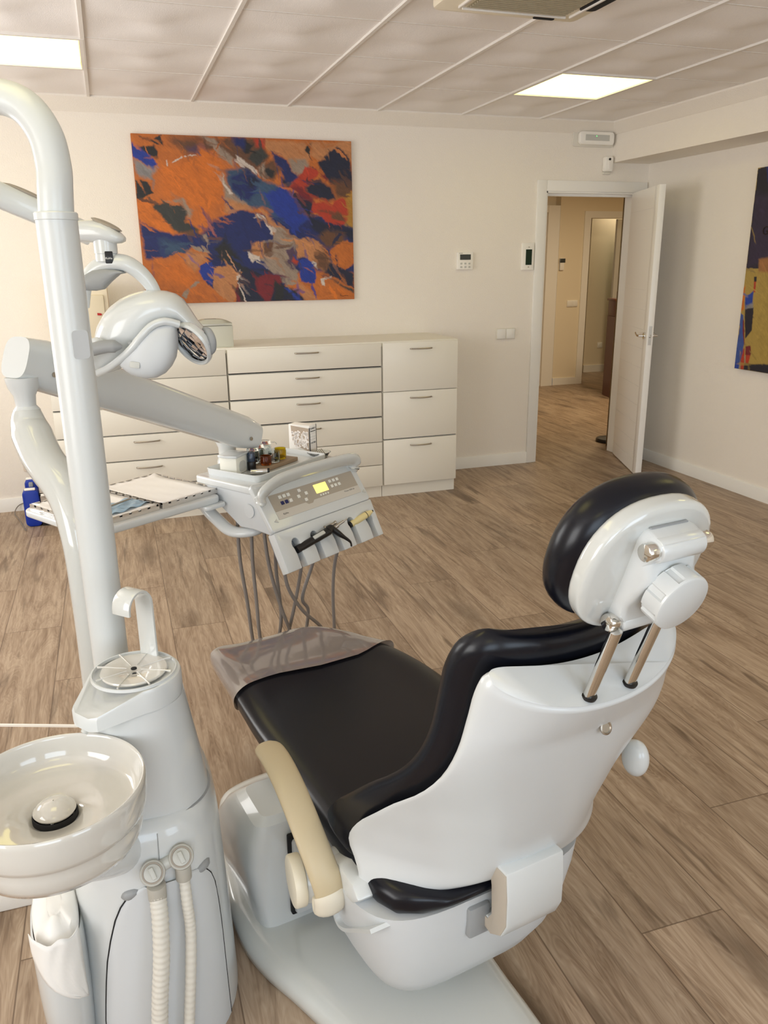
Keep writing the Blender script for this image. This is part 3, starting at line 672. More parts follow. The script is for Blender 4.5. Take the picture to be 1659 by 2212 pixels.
PL = [
 ('o', [(0, 20), (1620, 60), (1620, 620), (700, 640), (0, 640)], 3), ('O', [(200, 260), (420, 190), (600, 180), (640, 420), (560, 560), (480, 690), (400, 500), (210, 440)], 8),
 ('b', [(60, 620), (300, 730), (440, 760), (620, 590), (800, 560), (960, 600), (1300, 600), (1620, 640), (1620, 1000), (1200, 1000), (900, 1250), (560, 1250), (470, 980), (380, 880), (240, 890), (90, 910)], 2.5),
 ('d', [(480, 60), (900, 70), (960, 200), (820, 300), (700, 200), (560, 190)], 3), ('d', [(280, 60), (480, 60), (480, 150), (380, 170), (280, 120)], 8), ('k', [(140, 80), (222, 42), (224, 125), (180, 110)], 1), ('k', [(70, 120), (165, 110), (192, 200), (140, 190), (90, 150)], 1.5),
 ('B', [(12, 85), (60, 110), (186, 235), (150, 285), (30, 200)], 1.5), ('G', [(26, 210), (140, 280), (190, 260), (120, 330), (40, 320)], 3), ('k', [(40, 345), (110, 350), (160, 440), (90, 470), (50, 475)], 1), ('O', [(50, 480), (180, 470), (280, 620), (280, 725), (180, 680), (60, 620)], 3),
 ('m', [(380, 130), (500, 100), (540, 140), (480, 180), (400, 160)], 4), ('g', [(480, 50), (560, 60), (700, 190), (700, 250), (620, 200), (560, 110)], 2), ('k', [(780, 80), (860, 110), (820, 160), (770, 150)], 2), ('b', [(700, 62), (800, 66), (790, 140), (720, 110)], 3),
 ('c', [(145, 525), (230, 505), (340, 520), (385, 580), (375, 650), (470, 690), (430, 730), (330, 720), (270, 670), (210, 600)], 2), ('g', [(230, 485), (350, 480), (410, 560), (400, 640), (370, 560), (340, 510)], 2), 
 ('s', [(640, 290), (760, 250), (860, 300), (900, 340), (1040, 380), (1180, 520), (1240, 620), (1130, 680), (1000, 620), (920, 540), (800, 530), (690, 440)], 3), ('b', [(690, 320), (800, 280), (900, 330), (880, 420), (820, 500), (700, 420)], 3), ('B', [(930, 460), (1060, 380), (1180, 500), (1250, 620), (1130, 700), (1010, 590)], 4), ('n', [(810, 320), (880, 320), (900, 370), (820, 390)], 3),
 ('n', [(1050, 330), (1200, 340), (1300, 520), (1260, 620), (1180, 520), (1100, 400)], 3), ('g', [(620, 310), (700, 440), (830, 540), (700, 570), (650, 500)], 3), ('p', [(660, 470), (830, 540), (740, 570), (640, 560)], 3), ('O', [(470, 120), (600, 140), (620, 260), (540, 300), (450, 180)], 4),
 ('p', [(900, 80), (1240, 90), (1280, 160), (1240, 280), (1180, 320), (1110, 200), (960, 160)], 2), ('r', [(860, 70), (930, 80), (930, 140), (880, 130)], 3), ('c', [(840, 160), (890, 140), (960, 190), (880, 250), (810, 190)], 2), ('w', [(720, 170), (760, 190), (880, 280), (870, 305), (790, 250), (725, 200)], 1.2), ('k', [(1228, 130), (1280, 90), (1310, 100), (1260, 156)], 1), ('g', [(1110, 200), (1240, 200), (1260, 290), (1190, 325), (1140, 290)], 3),
 ('b', [(970, 165), (1100, 210), (1140, 290), (1190, 330), (1210, 370), (1100, 360), (1030, 260)], 2), ('d', [(900, 240), (1000, 210), (1050, 290), (1000, 340), (920, 310)], 3), ('k', [(925, 270), (960, 255), (1000, 290), (990, 330), (940, 330)], 2), ('g', [(880, 260), (930, 230), (920, 290), (950, 340), (900, 310)], 2),
 ('p', [(1280, 90), (1590, 86), (1595, 240), (1480, 130), (1340, 220), (1280, 170)], 2), ('n', [(1330, 230), (1400, 170), (1480, 120), (1560, 200), (1600, 300), (1600, 420), (1440, 380), (1340, 290)], 2), ('r', [(1180, 320), (1240, 270), (1310, 270), (1330, 310), (1250, 400), (1240, 440), (1170, 430), (1100, 400)], 2), ('R', [(1100, 400), (1180, 380), (1250, 420), (1300, 500), (1200, 460)], 3), ('R', [(1320, 290), (1350, 290), (1415, 350), (1400, 365)], 2),
 ('n', [(1240, 390), (1340, 350), (1440, 400), (1470, 480), (1400, 500), (1280, 460)], 3), ('d', [(1440, 350), (1590, 350), (1590, 450), (1480, 470)], 5), ('r', [(1290, 500), (1380, 510), (1440, 540), (1460, 490), (1540, 470), (1570, 540), (1550, 640), (1490, 680), (1400, 640), (1330, 590), (1260, 570)], 1.5), ('d', [(1430, 570), (1500, 570), (1540, 640), (1440, 620)], 2), ('y', [(1550, 440), (1600, 430), (1600, 680), (1530, 670), (1560, 560)], 3),
 ('n', [(1250, 600), (1400, 650), (1540, 690), (1600, 690), (1600, 790), (1520, 740), (1400, 760), (1280, 680)], 3), ('d', [(1380, 700), (1530, 730), (1540, 790), (1400, 830), (1330, 760)], 4), ('o', [(1420, 840), (1520, 780), (1600, 800), (1605, 930), (1530, 980), (1430, 940)], 1.5),
 ('b', [(820, 640), (880, 590), (940, 640), (1000, 740), (990, 770), (850, 770), (800, 700)], 2), ('w', [(842, 600), (870, 580), (920, 600), (1000, 730), (985, 735), (920, 630), (870, 600)], .8), ('p', [(880, 540), (920, 560), (1010, 660), (1100, 700), (1160, 790), (1100, 800), (1010, 760), (930, 600)], 1.5),
 ('g', [(1000, 680), (1090, 700), (1150, 800), (1160, 900), (1100, 920), (1180, 1000), (1180, 1080), (1040, 1030), (960, 990), (930, 920), (900, 900), (920, 780), (1000, 760)], 1.5), ('p', [(850, 800), (930, 780), (930, 890), (870, 890), (830, 850)], 2), ('w', [(810, 850), (900, 880), (905, 915), (860, 905), (850, 925), (825, 900)], 1), ('d', [(930, 790), (1000, 770), (1000, 860), (930, 860)], 2),
 ('m', [(1090, 850), (1140, 830), (1190, 920), (1140, 1000), (1070, 940), (1110, 910)], 1.5), ('r', [(1140, 900), (1185, 920), (1170, 945), (1135, 930)], 2), ('p', [(1150, 790), (1240, 750), (1340, 790), (1400, 850), (1420, 930), (1390, 1010), (1320, 970), (1230, 880), (1180, 910)], 1.5), ('d', [(1280, 860), (1400, 870), (1420, 950), (1380, 1010), (1310, 950)], 4), ('B', [(1180, 930), (1240, 890), (1290, 930), (1320, 1010), (1300, 1090), (1200, 1070)], 1), ('w', [(1280, 920), (1310, 930), (1330, 985), (1305, 965)], 1),
 ('n', [(1400, 940), (1440, 940), (1600, 1010), (1605, 1110), (1500, 1070), (1380, 1010)], 2), ('o', [(1190, 1080), (1340, 1090), (1420, 1060), (1607, 1140), (1607, 1212), (1240, 1220)], 2), ('O', [(1430, 1130), (1480, 1110), (1580, 1180), (1440, 1190)], 3), ('w', [(1355, 1040), (1430, 1030), (1430, 1055), (1385, 1050), (1380, 1100), (1355, 1095)], .8), ('c', [(1420, 1050), (1600, 1130), (1600, 1160), (1480, 1090)], 2),
 ('n', [(560, 1090), (760, 960), (960, 980), (1040, 1060), (1230, 1190), (1230, 1220), (700, 1230)], 2), ('R', [(860, 1050), (930, 1000), (1050, 1030), (1100, 1050), (990, 1120), (970, 1210), (930, 1215), (880, 1150)], 2), ('k', [(1000, 1060), (1080, 1100), (1060, 1215), (1010, 1215), (1000, 1140)], 2), ('p', [(1160, 1070), (1230, 1100), (1330, 1212), (1230, 1215), (1200, 1150)], 3), ('B', [(1080, 1110), (1110, 1120), (1200, 1210), (1160, 1212)], 2), ('g', [(1040, 1040), (1100, 1050), (1170, 1090), (1140, 1100), (1060, 1070)], 1),
 ('k', [(560, 830), (640, 760), (760, 900), (800, 1000), (700, 960), (600, 900)], 4), ('b', [(340, 740), (420, 730), (520, 790), (500, 830), (420, 800), (380, 770)], 1.5), ('s', [(200, 760), (330, 790), (380, 830), (370, 890), (220, 860)], 6), ('g', [(470, 740), (510, 715), (540, 790), (500, 780)], 1.5), ('d', [(330, 720), (450, 690), (480, 740), (400, 740)], 2),
 ('o', [(95, 930), (240, 890), (330, 860), (380, 880), (410, 820), (500, 820), (575, 890), (480, 960), (460, 1010), (520, 1090), (600, 1130), (720, 1180), (720, 1235), (110, 1240)], 1.2), ('g', [(405, 805), (500, 815), (560, 880), (520, 860), (440, 840)], 1), ('p', [(390, 850), (540, 870), (480, 950), (440, 1000), (370, 920)], 4), ('O', [(200, 930), (340, 920), (440, 1040), (420, 1120), (200, 1040)], 6),
 ('B', [(480, 960), (550, 920), (580, 1000), (550, 1090), (490, 1060), (465, 1010)], 1), ('p', [(575, 990), (600, 950), (690, 950), (720, 1000), (770, 1000), (740, 1060), (730, 1160), (690, 1230), (600, 1170), (560, 1090)], 1), ('w', [(720, 1010), (760, 985), (740, 1060), (725, 1060)], .8), ('R', [(710, 1150), (735, 1080), (790, 1210), (730, 1225)], 1), ('k', [(735, 1120), (760, 1110), (780, 1215), (750, 1215)], 1.5), ('w', [(735, 1080), (745, 1078), (795, 1215), (785, 1218)], .6),
 ('g', [(345, 1180), (370, 1120), (450, 1060), (460, 1075), (400, 1120), (370, 1200)], 1), ('w', [(245, 205), (252, 203), (262, 248), (255, 250)], .5), ('w', [(280, 225), (340, 190), (450, 172), (450, 178), (345, 198), (285, 232)], .5), ('w', [(625, 310), (640, 370), (700, 440), (680, 445), (632, 380)], .8)]
PV = [(c, uvp(p_), s) for c, p_, s in PL]
T = thing('painting', 'orange and deep blue abstract canvas hung above the drawer cabinets', 'painting', (-3.06, -.022, 1.812))
b = NB(); box(b, (-.703, 0, -.507), (.703, .0205, .507), .003); obj('stretched_canvas', b, mat('canvas_edge', (176, 110, 60), .8), T)
paint_canvas('abstract_orange_blue', T, 1.404, 1.012, 470, 340, 'o', PV, 2.0, ((-.702, -.0012, .506), (1, 0, 0), (0, 0, -1), (0, -1, 0)), 560, 3, 0)
b = NB(); tube(b, [(.60, -.0035, -.470), (.602, -.0035, -.481), (.618, -.0035, -.484), (.645, -.0035, -.480), (.658, -.0035, -.484)], .0012, 5); obj('signature', b, INK, T)
# second canvas on the right wall; its left strip is what the photo shows
PALETTE.update(v=(52, 40, 70), V=(30, 26, 44), u=(64, 92, 170), q=(36, 70, 170), z=(190, 160, 80), Z=(176, 120, 70), x=(170, 150, 120))
P2 = [('V', [(0, 0), (.3, 0), (.3, .5), (0, .48)], .1), ('v', [(.0, .12), (.25, .15), (.22, .45), (.0, .48)], 6), ('q', [(.06, 0), (.3, 0), (.3, .2), (.1, .12)], 4), ('n', [(.11, .1), (.2, .1), (.2, .3), (.12, .2)], 3), ('Z', [(.075, .44), (.16, .42), (1, .38), (1, .55), (.09, .53)], 2),
 ('z', [(.085, .5), (1, .5), (1, .9), (.16, .92), (.12, .8), (.1, .66)], 2), ('r', [(.062, .545), (.075, .545), (.078, .60), (.063, .60)], .8), ('V', [(.06, .525), (.078, .525), (.076, .548), (.062, .548)], .6), ('q', [(.018, .625), (.066, .595), (.072, .665), (.026, .69)], 1), ('G', [(.03, .67), (.075, .655), (.08, .69), (.03, .70)], 2), ('V', [(.026, .69), (.08, .68), (.088, .79), (.046, .84), (.032, .75)], .8),
 ('O', [(0, .58), (.012, .57), (.018, .69), (0, .70)], .8), ('u', [(0, .71), (.02, .72), (.032, .80), (.05, .86), (.03, 1), (0, 1)], .8), ('R', [(.02, .74), (.028, .75), (.05, .85), (.062, .88), (.05, .87), (.024, .80)], .6), ('z', [(.028, .74), (.034, .76), (.056, .87), (.1, .85), (.1, .88), (.06, .9), (.04, .82)], .6),
 ('R', [(.062, .88), (.096, .87), (.105, .91), (.09, .945), (.066, .92)], .6), ('x', [(.026, .90), (.034, .91), (.05, 1), (.034, 1)], .6), ('r', [(.034, .91), (.054, .885), (.066, .95), (.066, 1), (.045, 1)], .8), ('x', [(.06, .93), (.07, .925), (.078, .97), (.066, .965)], .6), ('r', [(.07, .92), (.1, .92), (.094, .98), (.08, .98)], .8), ('V', [(.066, .965), (.3, .95), (1, .95), (1, 1), (.066, 1)], 1), ('q', [(0, .965), (.026, .965), (.028, 1), (0, 1)], 1)]
T = thing('painting', 'dark blue and yellow figurative canvas on the right wall, cut by the photo edge', 'painting', (-.03, -1.17, 1.465))
b = NB(); box(b, (.001, -1.3, -.625), (.0285, 0, .625), .003); obj('stretched_canvas', b, mat('canvas_edge_dark', (40, 32, 52), .8), T)
paint_canvas('figurative_blue_yellow', T, 1.3, 1.25, 420, 320, 'z', P2, .8, ((-.0005, 0, .625), (0, -1, 0), (0, 0, -1), (-1, 0, 0)), 120, 11, 0)
text('lettering', 'GA', .075, axm((-.003, -.155, .245), (0, -1, 0), (0, 0, 1), (-1, 0, 0)), mat('painted_letter', (30, 14, 12), .6), T)
# ------------------------------------------------------------------ instrument table on its arm
DO, DA, ZD = (-3.644, -3.229, 0), 33.4, .892
def dth(name, label, cat, **k): return thing(name, label, cat, DO, DA, **k)
A1, H1, A2, H2, W = .091, .131, .057, .116, .46
T = dth('instrument_table', 'white swivelling dental instrument table with slanted taupe control panel and long arm', 'dental table')
# housing: side profile (b, z) swept across the width
prof = [(.235, ZD-.004), (.02, ZD-.002), (0, ZD-.008), (-A1, ZD-H1), (-A1+.012, ZD-H1-.012), (.0, .755), (.06, .752), (.14, .80), (.21, .862), (.24, .87)]
b = NB(); t = bmesh.new(); n = len(prof)
a_ = [t.verts.new((0.004, y, z)) for y, z in prof]; c_ = [t.verts.new((W-.004, y, z)) for y, z in prof]
t.faces.new(a_); t.faces.new(c_[::-1])
for i in range(n): t.faces.new((a_[i], c_[i], c_[(i+1) % n], a_[(i+1) % n]))
bmesh.ops.recalc_face_normals(t, faces=t.faces); bev(t, .006, 3); merge(b, t); obj('housing', b, PLMAT, T)
b = NB(); prism(b, rrect(-.001, -.012, W+.001, .262, .018), ZD-.024, ZD, .005, seg=3); obj('table_top', b, PLAST, T)
# raised slanted front panel
nv = Vector((0, -H1, A1)).normalized() if 0 else Vector((0, -H1, -(-A1))).normalized()
dv = Vector((0, -A1, -H1)).normalized(); nf_ = Vector((0, -H1, A1)).normalized(); LP = math.hypot(A1, H1)
MP = axm((0, 0, ZD), (1, 0, 0), -dv, nf_)          # panel plane: x across, y up the slope, z outwards
b = NB(); prism(b, rrect(-.002, -LP, W+.002, .004, .012), -.012, .006, .004, M=MP, seg=3); obj('front_panel', b, PLAST, T)
# taupe film with keys and display
g0, g1 = .043, .435; y0, y1 = -.281*LP, -.794*LP
b = NB(); prism(b, rrect(g0, y1, g1, y0, .003), .006, .0072, M=MP); pn = obj('control_panel', b, TAUPEP, T)
b = NB(); prism(b, [(g0, y1), (g1, y1), (g1, y1+.026), (.215, y1+.026), (.205, y1+.018), (.185, y1+.018), (.175, y1+.026), (g0, y1+.026)], .0071, .0078, M=MP); obj('lower_band', b, TAUPEL, pn)
b = NB(); box(b, (.238, y0-.040, .0071), (.297, y0-.009, .0088), .001, M=MP); obj('display', b, SCREEN, pn)
def key(x, y, m, s=.0065):
    b = NB(); box(b, (x-s, y-s*.9, .007), (x+s, y+s*.9, .0095), .0015, M=MP); box(b, (x-s*.3, y-s*.35, .0093), (x+s*.45, y+s*.2, .0097), 0, M=MP)
    return obj('key', b, m, pn)
WK = mat('key_white', (232, 230, 222), .4)
for i in range(3):
    key(.085+.0185*i, y0-.014, WK); key(.085+.0185*i, y0-.034, NAVY if i < 2 else WK)
    key(.318+.018*i, y0-.013, WK, .006); key(.318+.018*i, y0-.031, WK, .006)
for x, y in ((.172, y0-.012), (.160, y0-.030), (.196, y0-.027), (.184, y0-.047)): key(x, y, WK, .0062)
for i in range(4): key(.252+.0115*i, y0-.0485, WK, .0036)
b = NB(); tube(b, [MP @ Vector((.178+.019*math.cos(a), y0-.03+.017*math.sin(a), .0085)) for a in [2*PI*k/24 for k in range(25)]], .0006, 5); obj('ring_mark', b, LGREY, pn)
text('brand_mark', 'KaVo', .0085, MP @ Matrix.Translation((.079, y1+.013, .0079)), INK, pn, .0002, sx=1.15)
text('model_lettering', 'Primus 1058 Life', .0075, MP @ Matrix.Translation((.385, y1+.019, .0079)), INKG, pn, .0002)
b = NB()
for x in (.028, .447): prism(b, [(x-.007, -LP*.80), (x+.007, -LP*.84), (x+.004, -LP*.76)], .006, .0085, M=MP)
obj('pointer', b, LGREY, T)
# round cover on the left cheek
b = NB(); lathe(b, [(.021, 0), (.022, .001), (.022, .004)], axm((.0035, .01, .815), (0, 1, 0), (0, 0, 1), (-1, 0, 0)), 30); obj('side_cap', b, PLMAT, T)
# lower holder apron with slots
dv2 = Vector((0, -A2, -H2)).normalized(); nf2 = Vector((0, -H2, A2)).normalized(); L2 = math.hypot(A2, H2)
MA = axm((0, -A1, ZD-H1), (1, 0, 0), -dv2, nf2)
SL = [.069, .153, .243, .331, .420]
outl = [(-.002, 0)]; outl.append((-.002, -L2))
xs_ = -.002
for i, s in enumerate(SL):
    r = .0165; yc = -.052 if i != 4 else -.060
    outl.append((s-.011, -L2)); outl.append((s-.009, yc-.035))
    for k in range(11):
        a = R(220-260*k/10); outl.append((s+r*math.cos(a), yc+r*1.1*math.sin(a)))
    outl.append((s+.013, yc-.035)); outl.append((s+.015, -L2))
outl.append((W+.002, -L2)); outl.append((W+.002, 0))
b = NB(); prism(b, outl, -.024, .006, .0035, M=MA, seg=2); obj('holder_apron', b, PLAST, T)
b = NB(); prism(b, rrect(.006, -L2+.02, W-.006, -.006, .006), -.034, -.024, M=MA); obj('apron_back', b, mat('holder_grey', (128, 132, 138), .5), T)
b = NB(); box(b, (-.002, -.0025, -.012), (W+.002, -.0005, .0045), M=MA); obj('seam', b, GREY, T)
# front handle bow
b = NB(); hp = spl([(.006, -.035, ZD-.042), (.014, -.045, ZD-.012), (.07, -.048, ZD+.012), (.17, -.046, ZD+.018), (.28, -.043, ZD+.018), (.38, -.041, ZD+.015), (.435, -.04, ZD+.008), (.45, -.034, ZD-.012), (.448, -.022, ZD-.03)], 6)
tube(b, hp, .026, 18, ey=.55, ref=(0, -.55, 1)); obj('handle', b, PLGL, T, sub=0)
# lifting arm: rounded beam, end cap, pivots
AL, AR = Vector((-4.205, -3.585, 1.345)), Vector((-3.592, -3.005, 1.005))
Dm = Matrix.Rotation(R(-DA), 4, 'Z') @ Matrix.Translation(-Vector(DO)); 
def beam(a, c, th, wd, name, m, e=3.2):
    a = Dm @ a; c = Dm @ c; x = (c-a).normalized(); y = Vector((0, 0, 1)).cross(x).normalized(); z = x.cross(y); L_ = (c-a).length; secs = []
    for k in range(15):
        u = k/14; xx = L_*u; ef = min(1, math.sqrt(max(0, 1-max(0, (.05-u)/.05)**2)))*min(1, math.sqrt(max(0, 1-max(0, (u-.95)/.05)**2))); ef = max(ef, .80)
        secs.append([a + x*xx + y*p.x*ef*wd[0] + z*p.y*ef*th[0] if 0 else a+x*xx+y*p.x*(wd[0]+(wd[1]-wd[0])*u)*(.8+.2*ef)+z*p.y*(th[0]+(th[1]-th[0])*u)*ef for p in sell(0, 0, 1, 1, 0, 36, e)])
    bb_ = NB(); loft(bb_, secs); return obj(name, bb_, m, T)
beam(AL, AR, (.060, .052), (.044, .042), 'lift_arm', PLAST)
xa = (Dm @ AR - Dm @ AL).normalized(); ya = Vector((0, 0, 1)).cross(xa).normalized(); za = xa.cross(ya)
for q_, o_ in ((Dm @ AR, -.06), (Dm @ AL, .075)):
    b = NB(); pa = q_ + xa*o_ - ya*.0435 - za*.018; lathe(b, [(.006, 0), (.006, .003), (.0035, .003), (.0035, .0015)], axm(pa, xa, za, -ya), 16); obj('screw', b, STEEL, T)
b = NB(); piv = Vector((.165, .285, 0)); lathe(b, [(.036, ZD-.01), (.036, ZD+.012), (.029, ZD+.03), (.03, ZD+.06), (.045, ZD+.095), (.05, ZD+.115)], Matrix.Translation(piv), 32); obj('table_pivot', b, PLAST, T)
b = NB(); c0 = Dm @ (AL + Vector((.03, .028, -.05))); pz = Dm @ Vector((-4.197, -3.585, 0)); 
lathe(b, [(.038, 1.30), (.034, 1.278), (.024, 1.258), (.022, 1.235), (.030, 1.225), (.036, 1.19)], Matrix.Translation((pz.x, pz.y, 0)), 32); obj('arm_pivot', b, PLAST, T)
ps = spl([Dm @ Vector(q) for q in ((-4.197, -3.590, 1.225), (-4.194, -3.60, 1.185), (-4.170, -3.66, 1.125), (-4.124, -3.74, 1.06), (-4.104, -3.79, .97), (-4.102, -3.80, .82), (-4.106, -3.79, .60), (-4.11, -3.785, .02))], 8)
b = NB(); tube(b, ps, [.030+.016*min(1, i/10) if i < 20 else .046-.009*min(1, (i-20)/25) for i in range(len(ps))], 28, ey=.92); obj('support_post', b, PLGL, T)
# handle bracket and side tray carrier
b = NB(); pts = [(.0, .11, .79), (-.008, .075, .765), (-.012, .02, .762), (.02, -.0, .755)]
bk = spl([(-.03, .20, .846), (-.022, .185, .80), (-.012, .15, .765), (-.004, .09, .735), (.03, .03, .738), (.09, .02, .752)], 6); tube(b, bk, .022, 16, ey=.7, ref=(1, 0, .2)); obj('carrier_bracket', b, PLAST, T)
ZC = .848
b = NB(); prism(b, rrect(-.462, .125, -.003, .50, .03, 5), ZC-.022, ZC, .006, seg=3); obj('tray_carrier', b, PLAST, T)
b = NB(); prism(b, rrect(-.08, .11, .004, .24, .02, 5), ZC-.034, ZC-.021, .004); obj('carrier_plate', b, PLAST, T)
# cable hoses
def hose(pts, r=.006): 
    b = NB(); tube(b, spl(pts, 7), r, 10); return obj('instrument_hose', b, HOSE, T)
hose([(.03, .10, .775), (.027, .10, .70), (.03, .10, .609), (.047, .10, .472), (.059, .10, .34), (.075, .10, .24), (.10, .09, .21), (.12, .07, .25), (.12, .02, .4), (.10, .01, .6), (.10, 0, .75)])
hose([(.049, .06, .765), (.048, .06, .70), (.046, .06, .613), (.052, .06, .481), (.056, .06, .37), (.07, .06, .27), (.10, .05, .23), (.14, .04, .27), (.15, .0, .4), (.155, -.04, .55), (.155, -.07, .68)])
hose([(.05, 0, .76), (.05, 0, .71), (.064, 0, .605), (.097, 0, .481), (.131, 0, .384), (.17, 0, .30), (.21, .0, .32), (.22, -.01, .41), (.185, -.02, .47), (.235, -.02, .564), (.245, -.06, .68)])
hose([(.07, -.09, .66), (.074, -.06, .63), (.079, -.05, .604), (.097, -.05, .534), (.156, -.05, .44), (.231, -.05, .36), (.29, -.04, .28), (.32, -.03, .24), (.328, -.03, .30), (.327, -.03, .44), (.332, -.04, .56), (.333, -.08, .67)])
# tray with glass jars etc
def d2(x, y, z=ZD): return D4 @ Vector((x, y, z))
D4 = Matrix.Translation(Vector(DO)) @ Matrix.Rotation(R(DA), 4, 'Z')
TR_ = thing('instrument_tray', 'white rimmed tray on the instrument table holding jars and small boxes', 'tray', d2(.052, .02), DA+5.5)
b = NB(); pts = [rrect(-.001-e_, -.001-e_, .353+e_, .216+e_, .014+e_, 6) for e_ in (0, .004)]
loft(b, [[(x, y, 0) for x, y in pts[0]], [(x, y, .02) for x, y in pts[1]], [(x, y, .022) for x, y in rrect(-.003, -.003, .355, .218, .016, 6)], [(x, y, .02) for x, y in rrect(-.001, -.001, .353, .216, .014, 6)], [(x, y, .004) for x, y in rrect(.002, .002, .35, .213, .012, 6)]], rings=False); obj('tray', b, PLAST, TR_)
ZB = ZD+.0045
def tp(x, y, z=0): return TR_.matrix_basis @ Vector((x, y, z+.0045))
TR_.matrix_basis = Matrix.Translation(d2(.052, .02)) @ Matrix.Rotation(R(DA+5.5), 4, 'Z')
T = thing('dispenser_box', 'small white dispenser box with rounded side slot on the jar tray', 'box', tp(.052, .145), DA+20)
b = NB(); box(b, (-.038, -.03, 0), (.038, .03, .06), .002); obj('body', b, mat('dispenser_white', (240, 238, 226), .45), T)
b = NB(); prism(b, [(-.045, -.035), (.04, -.035), (.04, .033), (-.043, .033), (-.05, .0)], .056, .064, .0015); obj('lid', b, PLAST, T)
b = NB(); prism(b, rrect(-.02, 0, .018, .034, .012), 0, .002, M=axm((0, -.0305, .006), (1, 0, 0), (0, 0, 1), (0, -1, 0))); obj('side_slot', b, LGREY, T)
T = thing('dropper_bottle', 'dark blue ribbed dropper bottle beside the small white box', 'bottle', tp(.103, .115), 0)
b = NB(); lathe(b, [(.0125, 0), (.014, .002), (.014, .026), (.012, .03)]); obj('bottle', b, BLACK, T)
b = NB(); lathe(b, [(.013, .03), (.013, .056), (.011, .06)]); obj('cap', b, BLUEG, T)
T = thing('handpiece_tip', 'short silver cylinder lying in the front corner of the jar tray', 'dental tip', tp(.075, .055, .009), DA-42)
b = NB(); cyl(b, (-.03, 0, 0), (.028, 0, 0), .0085, bv=.001); obj('sleeve', b, CHROME, T)
b = NB(); cyl(b, (.024, 0, 0), (.0305, 0, 0), .0095); obj('ring', b, BLACK, T)
T = thing('wooden_board', 'flat grey brown wooden board carrying the coloured glass jars', 'board', tp(.195, .115), DA+9)
b = NB(); box(b, (-.085, -.055, 0), (.085, .055, .013), .002); obj('board', b, PLANKW, T)
def jar(label, x, y, r, h, m, lid=False, z=.014, liquid=None):
    T = thing('glass_jar', label, 'jar', tp(x, y, z), 0, 'small glass jars on the tray')
    b = NB(); lathe(b, [(.001, .003), (r*.85, 0), (r, .003), (r, h*.8), (r*.93, h*.9), (r*.95, h), (r*.85, h), (r*.85, h*.88), (r*.88, h*.78), (r*.88, .006), (.001, .005)], n=28, cap=False); obj('jar', b, m, T)
    if lid:
        b = NB(); lathe(b, [(.001, h+.012), (r*.8, h+.012), (r*1.02, h+.006), (r*1.02, h+.001), (.001, h+.001)], n=28, cap=False); tube(b, spl([(r, 0, h+.004), (r+.012, .002, h+.004), (r+.02, .004, h-.004)], 4), .0018, 6); obj('lid', b, GLASS, T)
    if liquid:
        b = NB(); lathe(b, [(r*.8, .007), (r*.8, h*.5)], n=24); obj('liquid', b, liquid, T)
    return T
jar('amber orange glass jar at the front of the wooden board', .140, .085, .019, .03, AMBER)
jar('clear glass jar between the amber and the yellow one', .185, .088, .020, .034, GLASS)
jar('yellow glass jar at the right end of the wooden board', .232, .100, .020, .036, YEL)
jar('tall clear glass jar with lid, leftmost of the lidded ones', .135, .135, .020, .042, GLASS, True)
jar('clear lidded glass jar in the middle of the lidded ones', .178, .150, .020, .042, GLASS, True)
jar('clear lidded glass jar furthest to the right of the lidded ones', .222, .158, .021, .045, GLASS, True)
# foil lid leaning
T = thing('cotton_roll_box', 'white cotton roll dispenser box with a picture window at the back of the table', 'dispenser', d2(.45, .205), -46)
b = NB(); bx_w, bx_d, bx_h = .088, .045, .102
box(b, (-bx_w/2, -bx_d/2, 0), (bx_w/2, bx_d/2, bx_h), .001); obj('carton', b, PAPER, T)
ob_w = PAPER
b = NB(); prism(b, [(.03, .012), (.0415, .006), (.0415, .092), (-.034, .098), (-.030, .05), (-.02, .028)], .0002, .0012, M=axm((0, -bx_d/2, 0), (1, 0, 0), (0, 0, 1), (0, -1, 0))); obj('picture_window', b, mat('window_tan', (184, 166, 148), .6), T)
rnd = random.Random(4)
cm = mat('cotton_white', (248, 240, 234), .8)
b = NB()
for i in range(95):
    for _ in range(20):
        x = rnd.uniform(-.03, .037); z = rnd.uniform(.02, .078)
        if z > .016+.9*max(0, (-.005-x)) : break
    yy = -bx_d/2-.0012; q = Matrix.Translation((x, yy, z)) @ Matrix.Rotation(rnd.uniform(0, 3), 4, 'Y'); box(b, (-.0045, -.0008, -.0032), (.0045, .0003, .0032), .001, M=q, seg=1)
o = obj('cotton_rolls', b, cm, T); o['kind'] = 'stuff'
b = NB(); box(b, (bx_w/2-.001, -bx_d/2-.0005, 0), (bx_w/2+.0008, -bx_d/2+.003, bx_h-.008)); box(b, (bx_w/2-.001, bx_d/2-.002, .0), (bx_w/2+.0008, bx_d/2+.0005, bx_h)); obj('edge_band', b, INK, T)
MB_ = axm((bx_w/2+.0006, 0, 0), (0, 1, 0), (0, 0, 1), (1, 0, 0))
text('lettering', 'ROEKO\nAutomat', .009, MB_ @ Matrix.Translation((0, bx_h-.017, 0)), INK, T, .0002)
text('brand_mark', 'COLTENE', .0075, MB_ @ Matrix.Translation((0, .038, 0)), INK, T, .0002)
b = NB()
for z in (.050, .060, .072, .080): box(b, (bx_w/2-.0005, -bx_d/2+.005, z), (bx_w/2+.0007, bx_d/2-.006, z+.001))
obj('rib', b, LGREY, T)
T = thing('instrument_dish', 'shallow clear dish of small steel tools at the right end of the instrument table', 'dish', d2(.43, .11, ZD), DA)
b = NB(); lathe(b, [(.002, .0), (.03, 0), (.04, .014), (.043, .016), (.041, .017), (.037, .015), (.028, .003), (.002, .003)], n=30, cap=False); obj('dish', b, GLASS, T)
b = NB()
